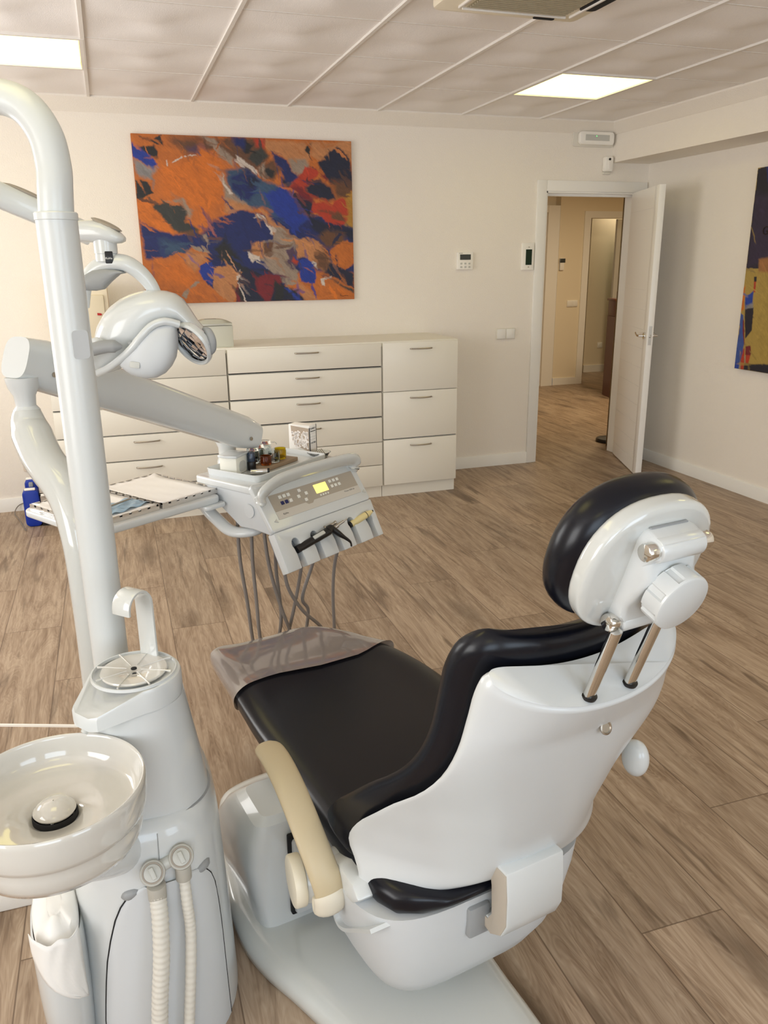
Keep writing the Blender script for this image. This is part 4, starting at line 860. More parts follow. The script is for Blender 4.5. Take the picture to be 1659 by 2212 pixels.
for i in range(5): cyl(b, (-.02+.009*i, -.015, .008), (.005+.008*i, .022, .017), .0016, 8)
o = obj('steel_tools', b, STEEL, T)

# instruments resting in the apron
def ath(name, label, cat): return dth(name, label, cat)
T = ath('air_water_syringe', 'black hooked air water syringe lying across the table holder', 'dental syringe')
P0, P1 = MA @ Vector((.070, -.071, -.004)), MA @ Vector((.196, -.052, .030))
b = NB(); tube(b, spl([P0, P0.lerp(P1, .5), P1], 6), [.0125]*7+[.0135]*6, 16); obj('grip', b, BLACK, T)
b = NB(); tube(b, spl([P1-Vector((.005, 0, .0)), P1+Vector((.012, .0, .004)), P1+Vector((.035, -.02, -.02)), P1+Vector((.06, -.035, -.045)), P1+Vector((.064, -.038, -.062))], 6), [.0135]*7+[.011, .0105, .01, .0095, .009, .008, .007, .006, .0055, .005, .0045, .004, .0035, .003, .003, .003, .003, .003], 14); obj('nozzle', b, BLACK, T)
b = NB(); q = (P0+P1)/2; x_ = (P1-P0).normalized(); yb = x_.cross(Vector((0, -.6, .8))).normalized(); zb = yb.cross(x_)
box(b, (.0, -.006, .008), (.045, .007, .016), .003, M=axm(q, x_, -yb, -zb if zb.z < 0 else zb)); obj('lever', b, LGREY, T)
T = ath('turbine_handpiece', 'slim steel handpiece coupling standing in the second holder slot', 'dental handpiece')
a0 = MA @ Vector((.205, -.040, .006)); a1 = MA @ Vector((.243, -.034, .028))
b = NB(); cyl(b, a0, a1, .0045, 14, bv=.0005); cyl(b, a0, a0+(a1-a0)*.12, .0085, 18, bv=.001); cyl(b, a0+(a1-a0)*.85, a1, .0065, 16, bv=.001); obj('coupling', b, STEEL, T)
T = ath('micromotor_handpiece', 'small steel handpiece with thin tip in the middle holder slot', 'dental handpiece')
a0 = MA @ Vector((.240, -.052, -.006)); a1 = MA @ Vector((.290, -.036, .034))
b = NB(); cyl(b, a0, a0.lerp(a1, .45), .0068, 14, bv=.001); cyl(b, a0.lerp(a1, .4), a0.lerp(a1, .8), .0042, 12); cyl(b, a0.lerp(a1, .8), a1, .0022, 10); obj('body', b, STEEL, T)
b = NB(); cyl(b, a0.lerp(a1, -.1), a0.lerp(a1, .12), .009, 18, bv=.001); obj('rear_cap', b, STEEL, T)
T = ath('scaler_handpiece', 'cream ivory scaler handpiece in the right holder slot', 'dental handpiece')
a0 = MA @ Vector((.338, -.058, -.006)); a1 = MA @ Vector((.421, -.042, .028))
b = NB(); tube(b, [a0.lerp(a1, u) for u in (0, .03, .55, .72)], [.010, .0115, .0115, .0115], 18); tube(b, [a0.lerp(a1, u) for u in (.73, .80, .90, 1.0)], [.0118, .011, .008, .005], 18); obj('sleeve', b, mat('ivory', (226, 208, 150), .35), T)
b = NB(); cyl(b, a0.lerp(a1, .98), a0.lerp(a1, 1.05), .0035, 12); cyl(b, a0.lerp(a1, -.08), a0.lerp(a1, .01), .0105, 16); cyl(b, a0.lerp(a1, .715), a0.lerp(a1, .735), .0121, 18); obj('ring', b, BLACK, T)

# two perforated trays on the carrier
def perf(label, x0, x1, y0, y1, rz):
    T = thing('perforated_tray', label, 'tray', d2((x0+x1)/2, (y0+y1)/2, ZC), DA+rz, 'perforated metal trays on the side carrier')
    wx, wy = (x1-x0)/2, (y1-y0)/2; b = NB(); box(b, (-wx+.004, -wy+.004, 0), (wx-.004, wy-.004, .002)); obj('base', b, TRAYST, T)
    b = NB()
    def wall(p, q, n):
        p = Vector(p); q = Vector(q); d = q-p; nn = n*6
        for k in range(n):
            a = p+d*(k/n); c = p+d*((k+.70)/n); e = p+d*((k+1)/n); nrm = Vector((-d.y, d.x)).normalized()*.0012
            for s_, t_, h in ((a, c, .017), (c, e, .011)):
                loft(b, [[(s_.x-nrm.x, s_.y-nrm.y, 0), (s_.x+nrm.x, s_.y+nrm.y, 0), (t_.x+nrm.x, t_.y+nrm.y, 0), (t_.x-nrm.x, t_.y-nrm.y, 0)], [(s_.x-nrm.x, s_.y-nrm.y, h), (s_.x+nrm.x, s_.y+nrm.y, h), (t_.x+nrm.x, t_.y+nrm.y, h), (t_.x-nrm.x, t_.y-nrm.y, h)]])
    for p, q, n in (((-wx, -wy), (wx, -wy), 7), ((wx, -wy), (wx, wy), 9), ((wx, wy), (-wx, wy), 7), ((-wx, wy), (-wx, -wy), 9)): wall(p, q, n)
    obj('rim', b, TRAYST, T)
    b = NB(); n = 10; V = []
    t = bmesh.new(); g = [[t.verts.new((-wx+.003+(2*wx-.006)*i/n, -wy+.003+(2*wy-.006)*j/n, .010+.008*max(0, abs(2*i/n-1)-.75)*4*.5+.008*max(0, abs(2*j/n-1)-.75)*4*.5+.0012*math.sin(i*1.7+j*.9))) for i in range(n+1)] for j in range(n+1)]
    for j in range(n):
        for i in range(n): t.faces.new((g[j][i], g[j][i+1], g[j+1][i+1], g[j+1][i]))
    merge(b, t); pz_ = obj('paper_liner', b, PAPER, T); sm = pz_.modifiers.new('t', 'SOLIDIFY'); sm.thickness = .0008
    return T
perf('right perforated metal tray lined with white paper, next to the instrument table', -.212, .004, .155, .475, 1)
perf('left perforated metal tray partly behind the white pole', -.445, -.222, .155, .475, 1)
T = thing('sealed_instrument_pouch', 'pale blue clear pouch lying in the left tray beside the pole', 'pouch', d2(-.30, .235, ZC+.0125), DA+8)
b = NB(); secs = []
t = bmesh.new(); n = 12; g = [[t.verts.new((-.075+.15*i/n, -.045+.09*j/n, .004*math.sin(i*1.3)*math.cos(j*1.1)+.004)) for i in range(n+1)] for j in range(n+1)]
for j in range(n):
    for i in range(n): t.faces.new((g[j][i], g[j][i+1], g[j+1][i+1], g[j+1][i]))
merge(b, t); q = obj('pouch', b, mat('pouch_blue', (168, 200, 222), .15, alpha=.8), T); sm = q.modifiers.new('t', 'SOLIDIFY'); sm.thickness = .0006
b = NB(); cyl(b, (-.05, 0, .012), (.05, .01, .012), .003, 10); obj('tool', b, STEEL, T)
T = thing('dental_mirror', 'thin steel hand tool lying along the left end of the tray carrier', 'dental tool', d2(-.445, .31, ZC+.004), DA+90)
b = NB(); cyl(b, (-.10, 0, .0), (.09, 0, .0), .0032, 10); lathe(b, [(.001, -.001), (.009, -.001), (.009, .001), (.001, .001)], axm((.1, 0, 0), (1, 0, 0), (0, 1, 0), (0, 0, 1)), 16); obj('body', b, STEEL, T)
# ------------------------------------------------------------------ dental unit with spittoon
T = thing('dental_unit', 'white floor standing dental unit with round spittoon basin, cup stand and two suction hoses', 'dental unit', (-4.03, -4.04, 0))
UX, UY = -4.03, -4.04
UZ = [0, .10, .25, .40, .47, .505, .525, .535]; UC = [-.004, -.003, -.001, 0, 0, 0, 0, 0]; UCY = [-.01, -.012, -.016, -.02, -.02, -.02, -.02, -.02]
UHX = [.166, .163, .156, .150, .146, .139, .130, .118]; UHY = [.226, .224, .218, .208, .202, .193, .182, .168]
def uv_(z): return cr(UZ, UC, z), cr(UZ, UCY, z), cr(UZ, UHX, z), cr(UZ, UHY, z)
def yfront(x, z, off=0):
    cx, cy, hx, hy = uv_(z); q = min(.995, abs((x-cx)/(hx+off))); return cy-(hy+off)*(1-q**2.6)**(1/2.6)
b = NB(); secs = []
for z in [0, .02, .06, .10, .15, .2, .25, .3, .35, .40, .44, .47, .49, .505, .516, .525, .531, .535]:
    cx, cy, hx, hy = uv_(z); secs.append(sell(cx, cy, hx, hy, z, 72, 2.6))
loft(b, secs); obj('body', b, PLAST, T, smooth=60)
# arched service cover on the front
XLz = [0, .10, .17, .24, .31, .36, .394, .412, .418]; XLx = [-.118, -.115, -.107, -.098, -.083, -.068, -.05, -.03, -.012]
XRx = [.131, .129, .128, .127, .124, .119, .108, .092, .075]
t = bmesh.new(); n = 30; rows = []
for z in [0.0, .03, .06, .1, .14, .18, .22, .26, .30, .33, .355, .375, .39, .402, .411, .418]:
    xl, xr = cr(XLz, XLx, z), cr(XLz, XRx, z)
    rows.append([t.verts.new((xl+(xr-xl)*i/n, yfront(xl+(xr-xl)*i/n, z, .005)+.0045*max(0, 1-min(i, n-i)/1.5)-.012*math.exp(-((xl+(xr-xl)*i/n-.03)/.05)**2)*0, z)) for i in range(n+1)])
for a, c in zip(rows[:-1], rows[1:]):
    for i in range(n): t.faces.new((a[i], a[i+1], c[i+1], c[i]))
b = NB(); merge(b, t); q = obj('front_cover', b, PLMAT, T, smooth=60)
b = NB(); L_ = [(cr(XLz, XLx, z), z) for z in [0, .05, .1, .15, .2, .25, .3, .35, .38, .40, .412]]; Rr = [(cr(XLz, XRx, z), z) for z in [0, .05, .1, .15, .2, .25, .3, .35, .38, .40, .412]]
for P in (L_, Rr): tube(b, [(x, yfront(x, z, .0015), z) for x, z in P], .0016, 6)
obj('cover_seam', b, DARK, T)
b = NB()
for x0, x1, z0 in ((-.055, -.022, .40), (.082, .112, .405)): 
    tube(b, [(x0+(x1-x0)*k/6, yfront(x0+(x1-x0)*k/6, z0, -.003), z0+(.012 if x0 < 0 else .004)*k/6) for k in range(7)], [.003, .009, .011, .011, .010, .008, .003] if x0 < 0 else [.003, .008, .010, .011, .011, .009, .003], 10)
obj('grip_recess', b, GREY, T)
b = NB(); tube(b, [(.022-.03*(.535-z), yfront(.022-.03*(.535-z), z, .0006), z) for z in (.425, .44, .46, .48, .5, .515)], .0009, 5); obj('top_seam', b, GREY, T)
# column
def up_(x, y, z=0): return Vector((x-UX, y-UY, z))
CZ = [.528, .56, .60, .66, .72, .762]; CX = [(-4.012, -4.118), (-4.013, -4.122), (-4.014, -4.127), (-4.016, -4.136), (-4.017, -4.143), (-4.018, -4.147)]; CR = [.113, .111, .107, .100, .092, .087]
b = NB(); loft(b, [sell(x-UX, y-UY, r, r*.96, z, 56, 2.1) for z, (x, y), r in zip(CZ, CX, CR)]); obj('column', b, PLAST, T)
b = NB(); loft(b, [sell(-4.012-UX, -4.118-UY, .117, .112, .526+z, 56, 2.1) for z in (0, .0025)]); obj('column_seam', b, GREY, T)
# head of the cup stand with spout
cx, cy = -4.018-UX, -4.149-UY
def head_out(r, tipr):
    pts = []
    d = Vector((-.62, -.78)).normalized() if 0 else Vector((-.80, -.60)).normalized(); nn = Vector((-d.y, d.x))
    for k in range(34):
        a = math.atan2(d.y, d.x)+R(62)+(2*PI-R(124))*k/33; pts.append((cx+r*math.cos(a), cy+r*math.sin(a)))
    tip = Vector((cx, cy))+d*tipr
    a = tip-nn*.036; c = tip+nn*.036; m_ = tip+d*.008
    pts += [(c.x*.0+a.x, a.y), (m_.x-nn.x*.02, m_.y-nn.y*.02), (m_.x+nn.x*.02, m_.y+nn.y*.02), (c.x, c.y)]
    return pts
b = NB(); o1 = head_out(.086, .115); o2 = head_out(.080, .112); 
zf = lambda x, y, z: z-.030*max(0, ((Vector((x-cx, y-cy)).dot(Vector((-.8, -.6))))-.055)/.06)
loft(b, [[(x, y, .763-.012*max(0, ((Vector((x-cx, y-cy)).dot(Vector((-.8, -.6))))-.05)/.06)) for x, y in o1], [(x, y, zf(x, y, .800)) for x, y in o1], [(x, y, zf(x, y, .806)) for x, y in [(cx+(x-cx)*.975, cy+(y-cy)*.975) for x, y in o1]], [(cx+(x-cx)*.955, cy+(y-cy)*.955, zf(x, y, .807)) for x, y in o1]]); obj('stand_head', b, PLAST, T, smooth=30)
b = NB(); M_ = Matrix.Translation((cx, cy, 0)); lathe(b, [(.079, .8065), (.078, .812), (.0755, .812), (.0745, .8062)], M_, 56, cap=False); obj('cup_rim', b, PLAST, T)
b = NB(); lathe(b, [(.004, .8035), (.02, .812), (.060, .8135), (.0615, .811), (.060, .808), (.01, .806)], M_, 48, cap=False)
for k in range(8):
    a = 2*PI*k/8+.35; d = Vector((math.cos(a), math.sin(a), 0)); nn = Vector((-d.y, d.x, 0)); p = Vector((cx, cy, .8135))
    tube(b, [p+d*.014-Vector((0, 0, .0004)), p+d*.057-Vector((0, 0, .0002)), p+d*.0725-Vector((0, 0, .0015))], [.0010, .0014, .0026], 8, ey=.7)
obj('cup_grating', b, CERAM, T)
b = NB(); lathe(b, [(.0055, .8128), (.0055, .8148)], M_, 16); obj('drain_hole', b, DARK, T)
b = NB(); sp = Vector((cx, cy, 0))+Vector((-.8, -.6, 0))*.10; cyl(b, sp+Vector((-.0, 0, .758)), sp+Vector((-.016, -.012, .738)), .009, 16, .0065, bv=.001); obj('bowl_rinse_nozzle', b, LGREY, T)
# cup filler: flat bent band
d = Vector((-.72, -.69, 0)).normalized(); wv = Vector((.69, -.72, 0)).normalized()
base = up_(-3.987, -4.095, 0); path = [base+Vector((0, 0, z)) for z in (.80, .84, .88, .92)]
for k in range(1, 15): a = PI*k/14*1.0; path.append(base+Vector((0, 0, .925))+d*.029*(1-math.cos(a))+Vector((0, 0, .032*math.sin(a))))
path.append(path[-1]+Vector((0, 0, -.006)))
secs = []
for i, p in enumerate(path):
    tg = (path[min(i+1, len(path)-1)]-path[max(i-1, 0)]).normalized(); nn = tg.cross(wv).normalized(); hw = .0215
    secs.append([p+wv*(x*hw)+nn*(y*.0032) for x, y in [(-1, -.6), (-.9, -1), (.9, -1), (1, -.6), (1, .6), (.9, 1), (-.9, 1), (-1, .6)]])
b = NB(); loft(b, secs); obj('cup_filler', b, PLGL, T, smooth=45)
# basin
bxc, byc = -4.165-UX, -4.335-UY
M_ = Matrix.Translation((bxc, byc, 0))
prof = [(.001, .650), (.03, .652), (.038, .657), (.045, .664), (.085, .668), (.112, .671), (.124, .673), (.1325, .679), (.1385, .690), (.1425, .706), (.1448, .718), (.1462, .7225), (.1485, .7235), (.1508, .721), (.1516, .712), (.1510, .690), (.1495, .672), (.1465, .6635), (.1420, .660), (.1405, .656), (.1410, .645), (.139, .626), (.130, .609), (.105, .598), (.06, .592), (.001, .590)]
b = NB(); lathe(b, prof, M_, 88, cap=False); obj('basin', b, CERAM, T, smooth=60)
b = NB(); lathe(b, [(.001, .655), (.0365, .657), (.0365, .665), (.0345, .668), (.0345, .660), (.001, .658)], M_ @ Matrix.Translation((0.0, 0.0, 0)), 40, cap=False); obj('drain_sieve', b, DARK, T)
b = NB(); lathe(b, [(.001, .690), (.012, .6885), (.024, .684), (.0325, .677), (.0345, .672), (.033, .669), (.001, .669)], M_, 48, cap=False); 
for k in range(4): a = PI/4+k*PI/2-.9; cyl(b, (bxc+.028*math.cos(a), byc+.028*math.sin(a), .657), (bxc+.028*math.cos(a), byc+.028*math.sin(a), .672), .0025, 8)
obj('drain_cap', b, CERAM, T)
b = NB(); tube(b, spl([(bxc, byc, .62), (bxc+.02, byc+.03, .56), (bxc+.07, byc+.09, .50), (bxc+.12, byc+.15, .47)], 6), .05, 24); obj('basin_arm', b, PLAST, T)
# suction couplings and hoses
def coup(x, z, r, tag_):
    y = yfront(x-UX, z)-.012; o = Vector((x-UX, y, z)); nrm = Vector((-.02, -.80, .60)).normalized(); xx = Vector((1, 0, 0)); yy = nrm.cross(xx).normalized(); xx = yy.cross(nrm)
    M = axm(o, xx, yy, nrm)
    b = NB(); lathe(b, [(r*.9, -.02), (r, -.004), (r, .006), (r*.96, .010), (r*.86, .011)], M, 36); c = obj('suction_coupling', b, mat('coupling_grey_'+tag_, (182, 180, 172), .45), T)
    b = NB(); lathe(b, [(r*.82, .0108), (r*.80, .0125), (r*.70, .0125), (r*.68, .0112)], M, 36, cap=False); obj('ring', b, TAUPE, c)
    b = NB(); lathe(b, [(r*.68, .009), (r*.68, .0125), (r*.62, .0135)], M, 30); box(b, (-.0045, -r*.5, .012), (.0045, r*.45, .020), .002, M=M @ Matrix.Rotation(R(18), 4, 'Z')); obj('tap', b, LGREY, c)
    return o
o1 = coup(-4.024, .452, .0235, 'a'); o2 = coup(-3.970, .466, .0235, 'b')
b = NB(); tube(b, [o1+Vector((0, .006, 0)), o2+Vector((0, .006, 0))], .012, 12); obj('coupling_bridge', b, LGREY, T)
def suc(o, pts, r0, r1):
    b = NB(); P = [Vector(q) for q in pts]; cyl(b, P[0]+Vector((0, 0, .018)), P[0]-Vector((0, 0, .012)), r0*1.12, 24, bv=.001); obj('hose_cuff', b, mat('cuff', (178, 174, 164), .5), T)
    pp = spl(pts, 30); b = NB(); rr = [r1*(1+.045*math.sin(i*1.35)) for i in range(len(pp))]; tube(b, pp, rr, 16); obj('suction_hose', b, SHOSE, T, smooth=80)
suc(o1, [(-4.020-UX, -4.283-UY, .412), (-4.020-UX, -4.300-UY, .36), (-4.026-UX, -4.312-UY, .28), (-4.036-UX, -4.318-UY, .20), (-4.044-UX, -4.32-UY, .12), (-4.050-UX, -4.32-UY, .05), (-4.06-UX, -4.33-UY, .02)], .0155, .0155)
suc(o2, [(-3.969-UX, -4.268-UY, .430), (-3.968-UX, -4.282-UY, .37), (-3.967-UX, -4.288-UY, .31), (-3.975-UX, -4.30-UY, .22), (-3.985-UX, -4.305-UY, .13), (-3.994-UX, -4.31-UY, .05), (-4.0-UX, -4.33-UY, .02)], .0135, .0105)

# lined bin attached at the side
BM = Matrix.Translation((-4.216-UX, -4.165-UY, 0)) @ Matrix.Rotation(R(5), 4, 'Z')
b = NB(); secs = [sell(0, 0, hx, hy, z, 40, 2.6) for hx, hy, z in ((.040, .085, 0), (.045, .096, .03), (.050, .108, .18), (.050, .110, .28), (.048, .107, .31), (.044, .10, .315), (.043, .099, .28))]
loft(b, secs, M=BM); obj('side_bin', b, PLAST, T)
b = NB(); t = bmesh.new(); n = 14; rows = []
for j in range(13):
    v = j/12; z = .350-.165*v; xl = -.046+.085*max(0, (v-.25)/.75)**1.7; xr = .040
    rows.append([t.verts.new((xl+(xr-xl)*i/n, -.109*(1-min(.98, abs((xl+(xr-xl)*i/n)/.052))**2.6)**(1/2.6)-.004-.0015*math.sin(i*1.3+j), z+.004*math.sin(i*.9))) for i in range(n+1)])
for a, c in zip(rows[:-1], rows[1:]):
    for i in range(n): t.faces.new((a[i], a[i+1], c[i+1], c[i]))
merge(b, t, BM); q = obj('paper_lining', b, SHEETL, T, smooth=60); sm = q.modifiers.new('t', 'SOLIDIFY'); sm.thickness = .0012
b = NB(); loft(b, [[(p.x, p.y, z+.003*math.sin(i*.9)) for i, p in enumerate(sell(0, 0, hx, hy, 0, 40, 2.6))] for hx, hy, z in ((.042, .098, .300), (.042, .100, .332), (.035, .09, .345), (.014, .045, .350))], M=BM); obj('paper_filling', b, SHEETL, T, smooth=60)

# ------------------------------------------------------------------ operating lamp on its pole
LX, LY = -4.065, -3.95
T = thing('operating_lamp', 'white operating lamp with mirror reflector hanging from a tall swan neck pole', 'dental lamp', (LX, LY, .5))
b = NB(); lathe(b, [(.036, .036), (.036, 1.118), (.0375, 1.119), (.0375, 1.130), (.0355, 1.132), (.031, 1.132)], n=40); obj('pole', b, POLE, T)
b = NB(); prism(b, rrect(-.016, .82-.5+.0, .016, .82-.5+.0+.052, .008), .0352, .0364, M=Matrix.Rotation(R(-62), 4, 'Z') @ axm((0, 0, .555), (0, 1, 0), (0, 0, 1), (1, 0, 0))); obj('pole_hatch', b, PLMAT, T)
nk = spl([(0, 0, 1.12), (.004, .0, 1.17), (.006, .005, 1.21), (-.002, .012, 1.262), (-.03, .03, 1.306), (-.075, .055, 1.325), (-.14, .09, 1.322), (-.22, .16, 1.29), (-.27, .26, 1.26), (-.28, .34, 1.245)], 8)
b = NB(); tube(b, nk, .0305, 28, ey=.9); obj('swan_neck', b, POLE, T, smooth=70)
LM = axm((-3.89-LX, -3.62-LY, -.5), (math.cos(R(-18.25)), math.sin(R(-18.25)), 0), (-math.sin(R(-18.25)), math.cos(R(-18.25)), 0), (0, 0, 1))
def lp(x, y, z): return LM @ Vector((x, y, z))
el = nk[-1]
b = NB(); cyl(b, el+Vector((0, 0, .06)), el+Vector((0, 0, -.05)), .036, 28, bv=.008); obj('neck_joint', b, PLAST, T)
a0 = el+Vector((0, 0, .012)); a1 = lp(-.145, .04, 1.608)
b = NB(); secs = []; x = (a1-a0).normalized(); y = Vector((0, 0, 1)).cross(x).normalized(); z = x.cross(y)
for k in range(12): u = k/11; secs.append([a0+(a1-a0)*u+y*p.x*.024+z*p.y*(.030-.006*u) for p in sell(0, 0, 1, 1, 0, 28, 3)])
loft(b, secs); obj('spring_arm', b, PLAST, T)
b = NB(); q = a0.lerp(a1, .60); secs = []
for k in range(9): u = -1+k/4; s_ = math.sqrt(max(.02, 1-u*u)); secs.append([q+x*u*.05+z*.027+y*p.x*.016*s_+z*p.y*.007*s_ for p in sell(0, 0, 1, 1, 0, 20, 2)])
loft(b, secs); obj('arm_pad', b, TAUPE, T)
# wrist: tapering cap, swivel, badge
b = NB(); secs = []
for X_, zt, zb, hy in ((-.165, 1.632, 1.596, .022), (-.15, 1.637, 1.592, .026), (-.125, 1.638, 1.590, .030), (-.10, 1.634, 1.588, .031), (-.08, 1.624, 1.587, .030), (-.066, 1.612, 1.588, .026), (-.058, 1.604, 1.591, .017), (-.055, 1.600, 1.595, .008)):
    secs.append([lp(X_, p.x*hy, (zt+zb)/2+p.y*(zt-zb)/2) for p in sell(0, 0, 1, 1, 0, 28, 2.5)])
loft(b, secs); obj('wrist_cap', b, PLAST, T)
b = NB(); secs = []
for k in range(9): u = -1+k/4; s_ = math.sqrt(max(.03, 1-u*u)); c_ = lp(-.093+u*.032, 0, 1.628-.014*u); secs.append([c_+LM.to_3x3() @ Vector((.0*p.y, p.x*.022*s_, p.y*.007*s_)) for p in sell(0, 0, 1, 1, 0, 20, 2)])
loft(b, secs); obj('wrist_pad', b, TAUPE, T)
b = NB(); lathe(b, [(.020, 0), (.0245, .004), (.0245, .019), (.0235, .0195), (.0235, .0205), (.0255, .021), (.0255, .05), (.02, .052)], LM @ Matrix.Translation((-.101, 0, 1.546)), 36); obj('swivel', b, PLAST, T)
b = NB(); prism(b, rrect(-.0085, -.013, .0085, .013, .002), 0, .0022, .0006, M=LM @ Matrix.Translation((-.088, -.0225, 1.558)) @ Matrix.Rotation(R(22), 4, 'Z') @ Matrix.Rotation(R(90), 4, 'X')); bd = obj('badge', b, BLACK, T)
text('brand_mark', 'KaVo', .0065, LM @ Matrix.Translation((-.088, -.0247, 1.556)) @ Matrix.Rotation(R(22), 4, 'Z') @ Matrix.Rotation(R(90), 4, 'X') @ Matrix.Translation((0, 0, .0012)), TRIM, T, .0002)
yk = spl([lp(-.165, -.0, 1.45), lp(-.155, 0, 1.50), lp(-.135, 0, 1.530), lp(-.10, 0, 1.546), (lp(-.06, 0, 1.545)), lp(-.03, .01, 1.523), lp(-.008, .02, 1.488), lp(.0, .03, 1.44)], 6)
b = NB(); tube(b, yk, [.012+.006*math.sin(PI*i/(len(yk)-1)) for i in range(len(yk))], 20, ey=1.25); obj('yoke', b, PLAST, T)
b = NB(); secs = []
for X_, zt, zb in ((-.165, 1.50, 1.492), (-.15, 1.522, 1.487), (-.13, 1.534, 1.486), (-.112, 1.536, 1.489), (-.095, 1.535, 1.505), (-.075, 1.531, 1.521), (-.062, 1.527, 1.524)):
    secs.append([lp(X_, -.006+p.x*.020, (zt+zb)/2+p.y*(zt-zb)/2) for p in sell(0, 0, 1, 1, 0, 20, 3)])
loft(b, secs); obj('yoke_guard', b, GREY, T)
# hood: helmet shaped shell swelling towards the back, thin brim to the right
ST = [(-.158, 1.345, 1.304, .02), (-.15, 1.378, 1.299, .035), (-.135, 1.415, 1.297, .055), (-.118, 1.438, 1.301, .066), (-.103, 1.453, 1.306, .073), (-.08, 1.468, 1.320, .078), (-.057, 1.478, 1.338, .08), (-.038, 1.483, 1.358, .079), (-.02, 1.486, 1.378, .077), (.0, 1.486, 1.396, .073), (.02, 1.484, 1.407, .068), (.04, 1.478, 1.413, .060), (.055, 1.467, 1.412, .052), (.068, 1.448, 1.402, .044), (.085, 1.420, 1.385, .036), (.10, 1.402, 1.370, .03), (.115, 1.383, 1.355, .024), (.126, 1.368, 1.348, .014)]
b = NB(); secs = []
for X_, zt, zb, hy in ST: secs.append([lp(X_, p.x*hy+.015-.0, (zt+zb)/2+p.y*(zt-zb)/2) for p in sell(0, 0, 1, 1, 0, 36, 2.3)])
loft(b, secs); obj('hood', b, PLAST, T, smooth=80)
# bulb shield
SH = [(-.077, 1.333, 1.320, .02), (-.070, 1.345, 1.312, .026), (-.055, 1.365, 1.301, .034), (-.04, 1.385, 1.295, .038), (-.02, 1.40, 1.2915, .041), (.0, 1.41, 1.293, .041), (.02, 1.415, 1.303, .038), (.035, 1.415, 1.318, .033), (.046, 1.414, 1.336, .026), (.053, 1.412, 1.362, .014)]
b = NB(); secs = []
for X_, zt, zb, hy in SH: secs.append([lp(X_, p.x*hy-.045, (zt+zb)/2+p.y*(zt-zb)/2) for p in sell(0, 0, 1, 1, 0, 32, 2.6)])
loft(b, secs); obj('bulb_shield', b, PLMAT, T, smooth=80)
b = NB(); prism(b, rrect(-.011, -.007, .011, .007, .003), 0, .002, .0006, M=LM @ Matrix.Translation((-.036, -.0845, 1.327)) @ Matrix.Rotation(R(8), 4, 'Y') @ Matrix.Rotation(R(90), 4, 'X')); obj('shield_catch', b, LGREY, T)
b = NB(); prism(b, rrect(-.006, -.022, .004, .022, .003), 0, .003, .001, M=LM @ Matrix.Translation((-.036, -.070, 1.358)) @ Matrix.Rotation(R(-28), 4, 'Y') @ Matrix.Rotation(R(90), 4, 'X')); obj('side_vent', b, GREY, T)
b = NB(); tube(b, spl([lp(.062, -.050, 1.412), lp(.035, -.064, 1.420), (lp(.008, -.072, 1.412)), lp(-.015, -.079, 1.391), lp(-.038, -.080, 1.366), lp(-.066, -.072, 1.343), lp(-.105, -.055, 1.318), lp(-.14, -.030, 1.303)], 6), .0085, 14); obj('hood_lip', b, PLAST, T, smooth=80)
# reflector dish: stepped facets
nr = Vector((-.52, -.70, -.48)).normalized(); xx = Vector((.60, -.1, -.79)); xx = (xx-nr*xx.dot(nr)).normalized(); yy = nr.cross(xx)
MR = LM @ axm((.080, -.012, 1.366), xx, yy, nr)
b = NB(); lathe(b, [(.050, -.012), (.0545, -.004), (.0555, .004), (.0525, .009), (.0475, .007), (.046, .002)], MR, 44, cap=False); obj('reflector_rim', b, PLAST, T)
b = NB(); t = bmesh.new(); n = 6; rnd = random.Random(8)
hgt = lambda x, y: -.012*(1-(x*x+y*y)/.0475**2)
for i in range(n):
    for j in range(n):
        x0, x1 = -.0475+.095*i/n, -.0475+.095*(i+1)/n; y0, y1 = -.0475+.095*j/n, -.0475+.095*(j+1)/n; xm, ym = (x0+x1)/2, (y0+y1)/2
        if math.hypot(xm, ym) > .0475: continue
        tx, ty = rnd.uniform(-.09, .09), rnd.uniform(-.09, .09); h = hgt(xm, ym)
        t.faces.new([t.verts.new((X_, Y_, h+tx*(X_-xm)+ty*(Y_-ym))) for X_, Y_ in ((x0, y0), (x1, y0), (x1, y1), (x0, y1))])
merge(b, t, MR); lathe(b, [(.001, -.0145), (.047, -.0138), (.047, -.016), (.001, -.016)], MR, 40, cap=False); obj('reflector', b, MIRR, T)
# two grey grips
b = NB(); gp = [lp(-.185, -.07, 1.338), lp(-.16, -.078, 1.350), lp(-.13, -.084, 1.361), (lp(-.10, -.088, 1.368)), lp(-.075, -.088, 1.369), lp(-.060, -.085, 1.367)]
tube(b, spl(gp, 5), [.013]*6+[.0135]*5+[.0145]*5+[.014]*5+[.011, .009, .007, .005, .003], 18, ey=.8); obj('grip', b, GREY, T)
b = NB(); tube(b, spl([lp(-.14, -.06, 1.372), lp(-.12, -.066, 1.378), lp(-.11, -.062, 1.374)], 5), [.010]*6+[.009, .008, .007, .006, .003], 16); obj('grip_hinge', b, PLAST, T)
b = NB(); tube(b, spl([lp(.108, -.02, 1.398), lp(.122, -.03, 1.392), lp(.130, -.035, 1.375), lp(.127, -.03, 1.355), lp(.12, -.025, 1.345)], 5), [.004, .007, .009, .010, .011]+[.012]*10+[.011, .010, .009, .008, .007, .005], 16, ey=.7); obj('grip', b, GREY, T)
# ------------------------------------------------------------------ dental chair
T = thing('dental_chair', 'white and black reclining dental chair with headrest on two chrome rods', 'dental chair', (-3.31, -4.60, 0), 10)
CH = T
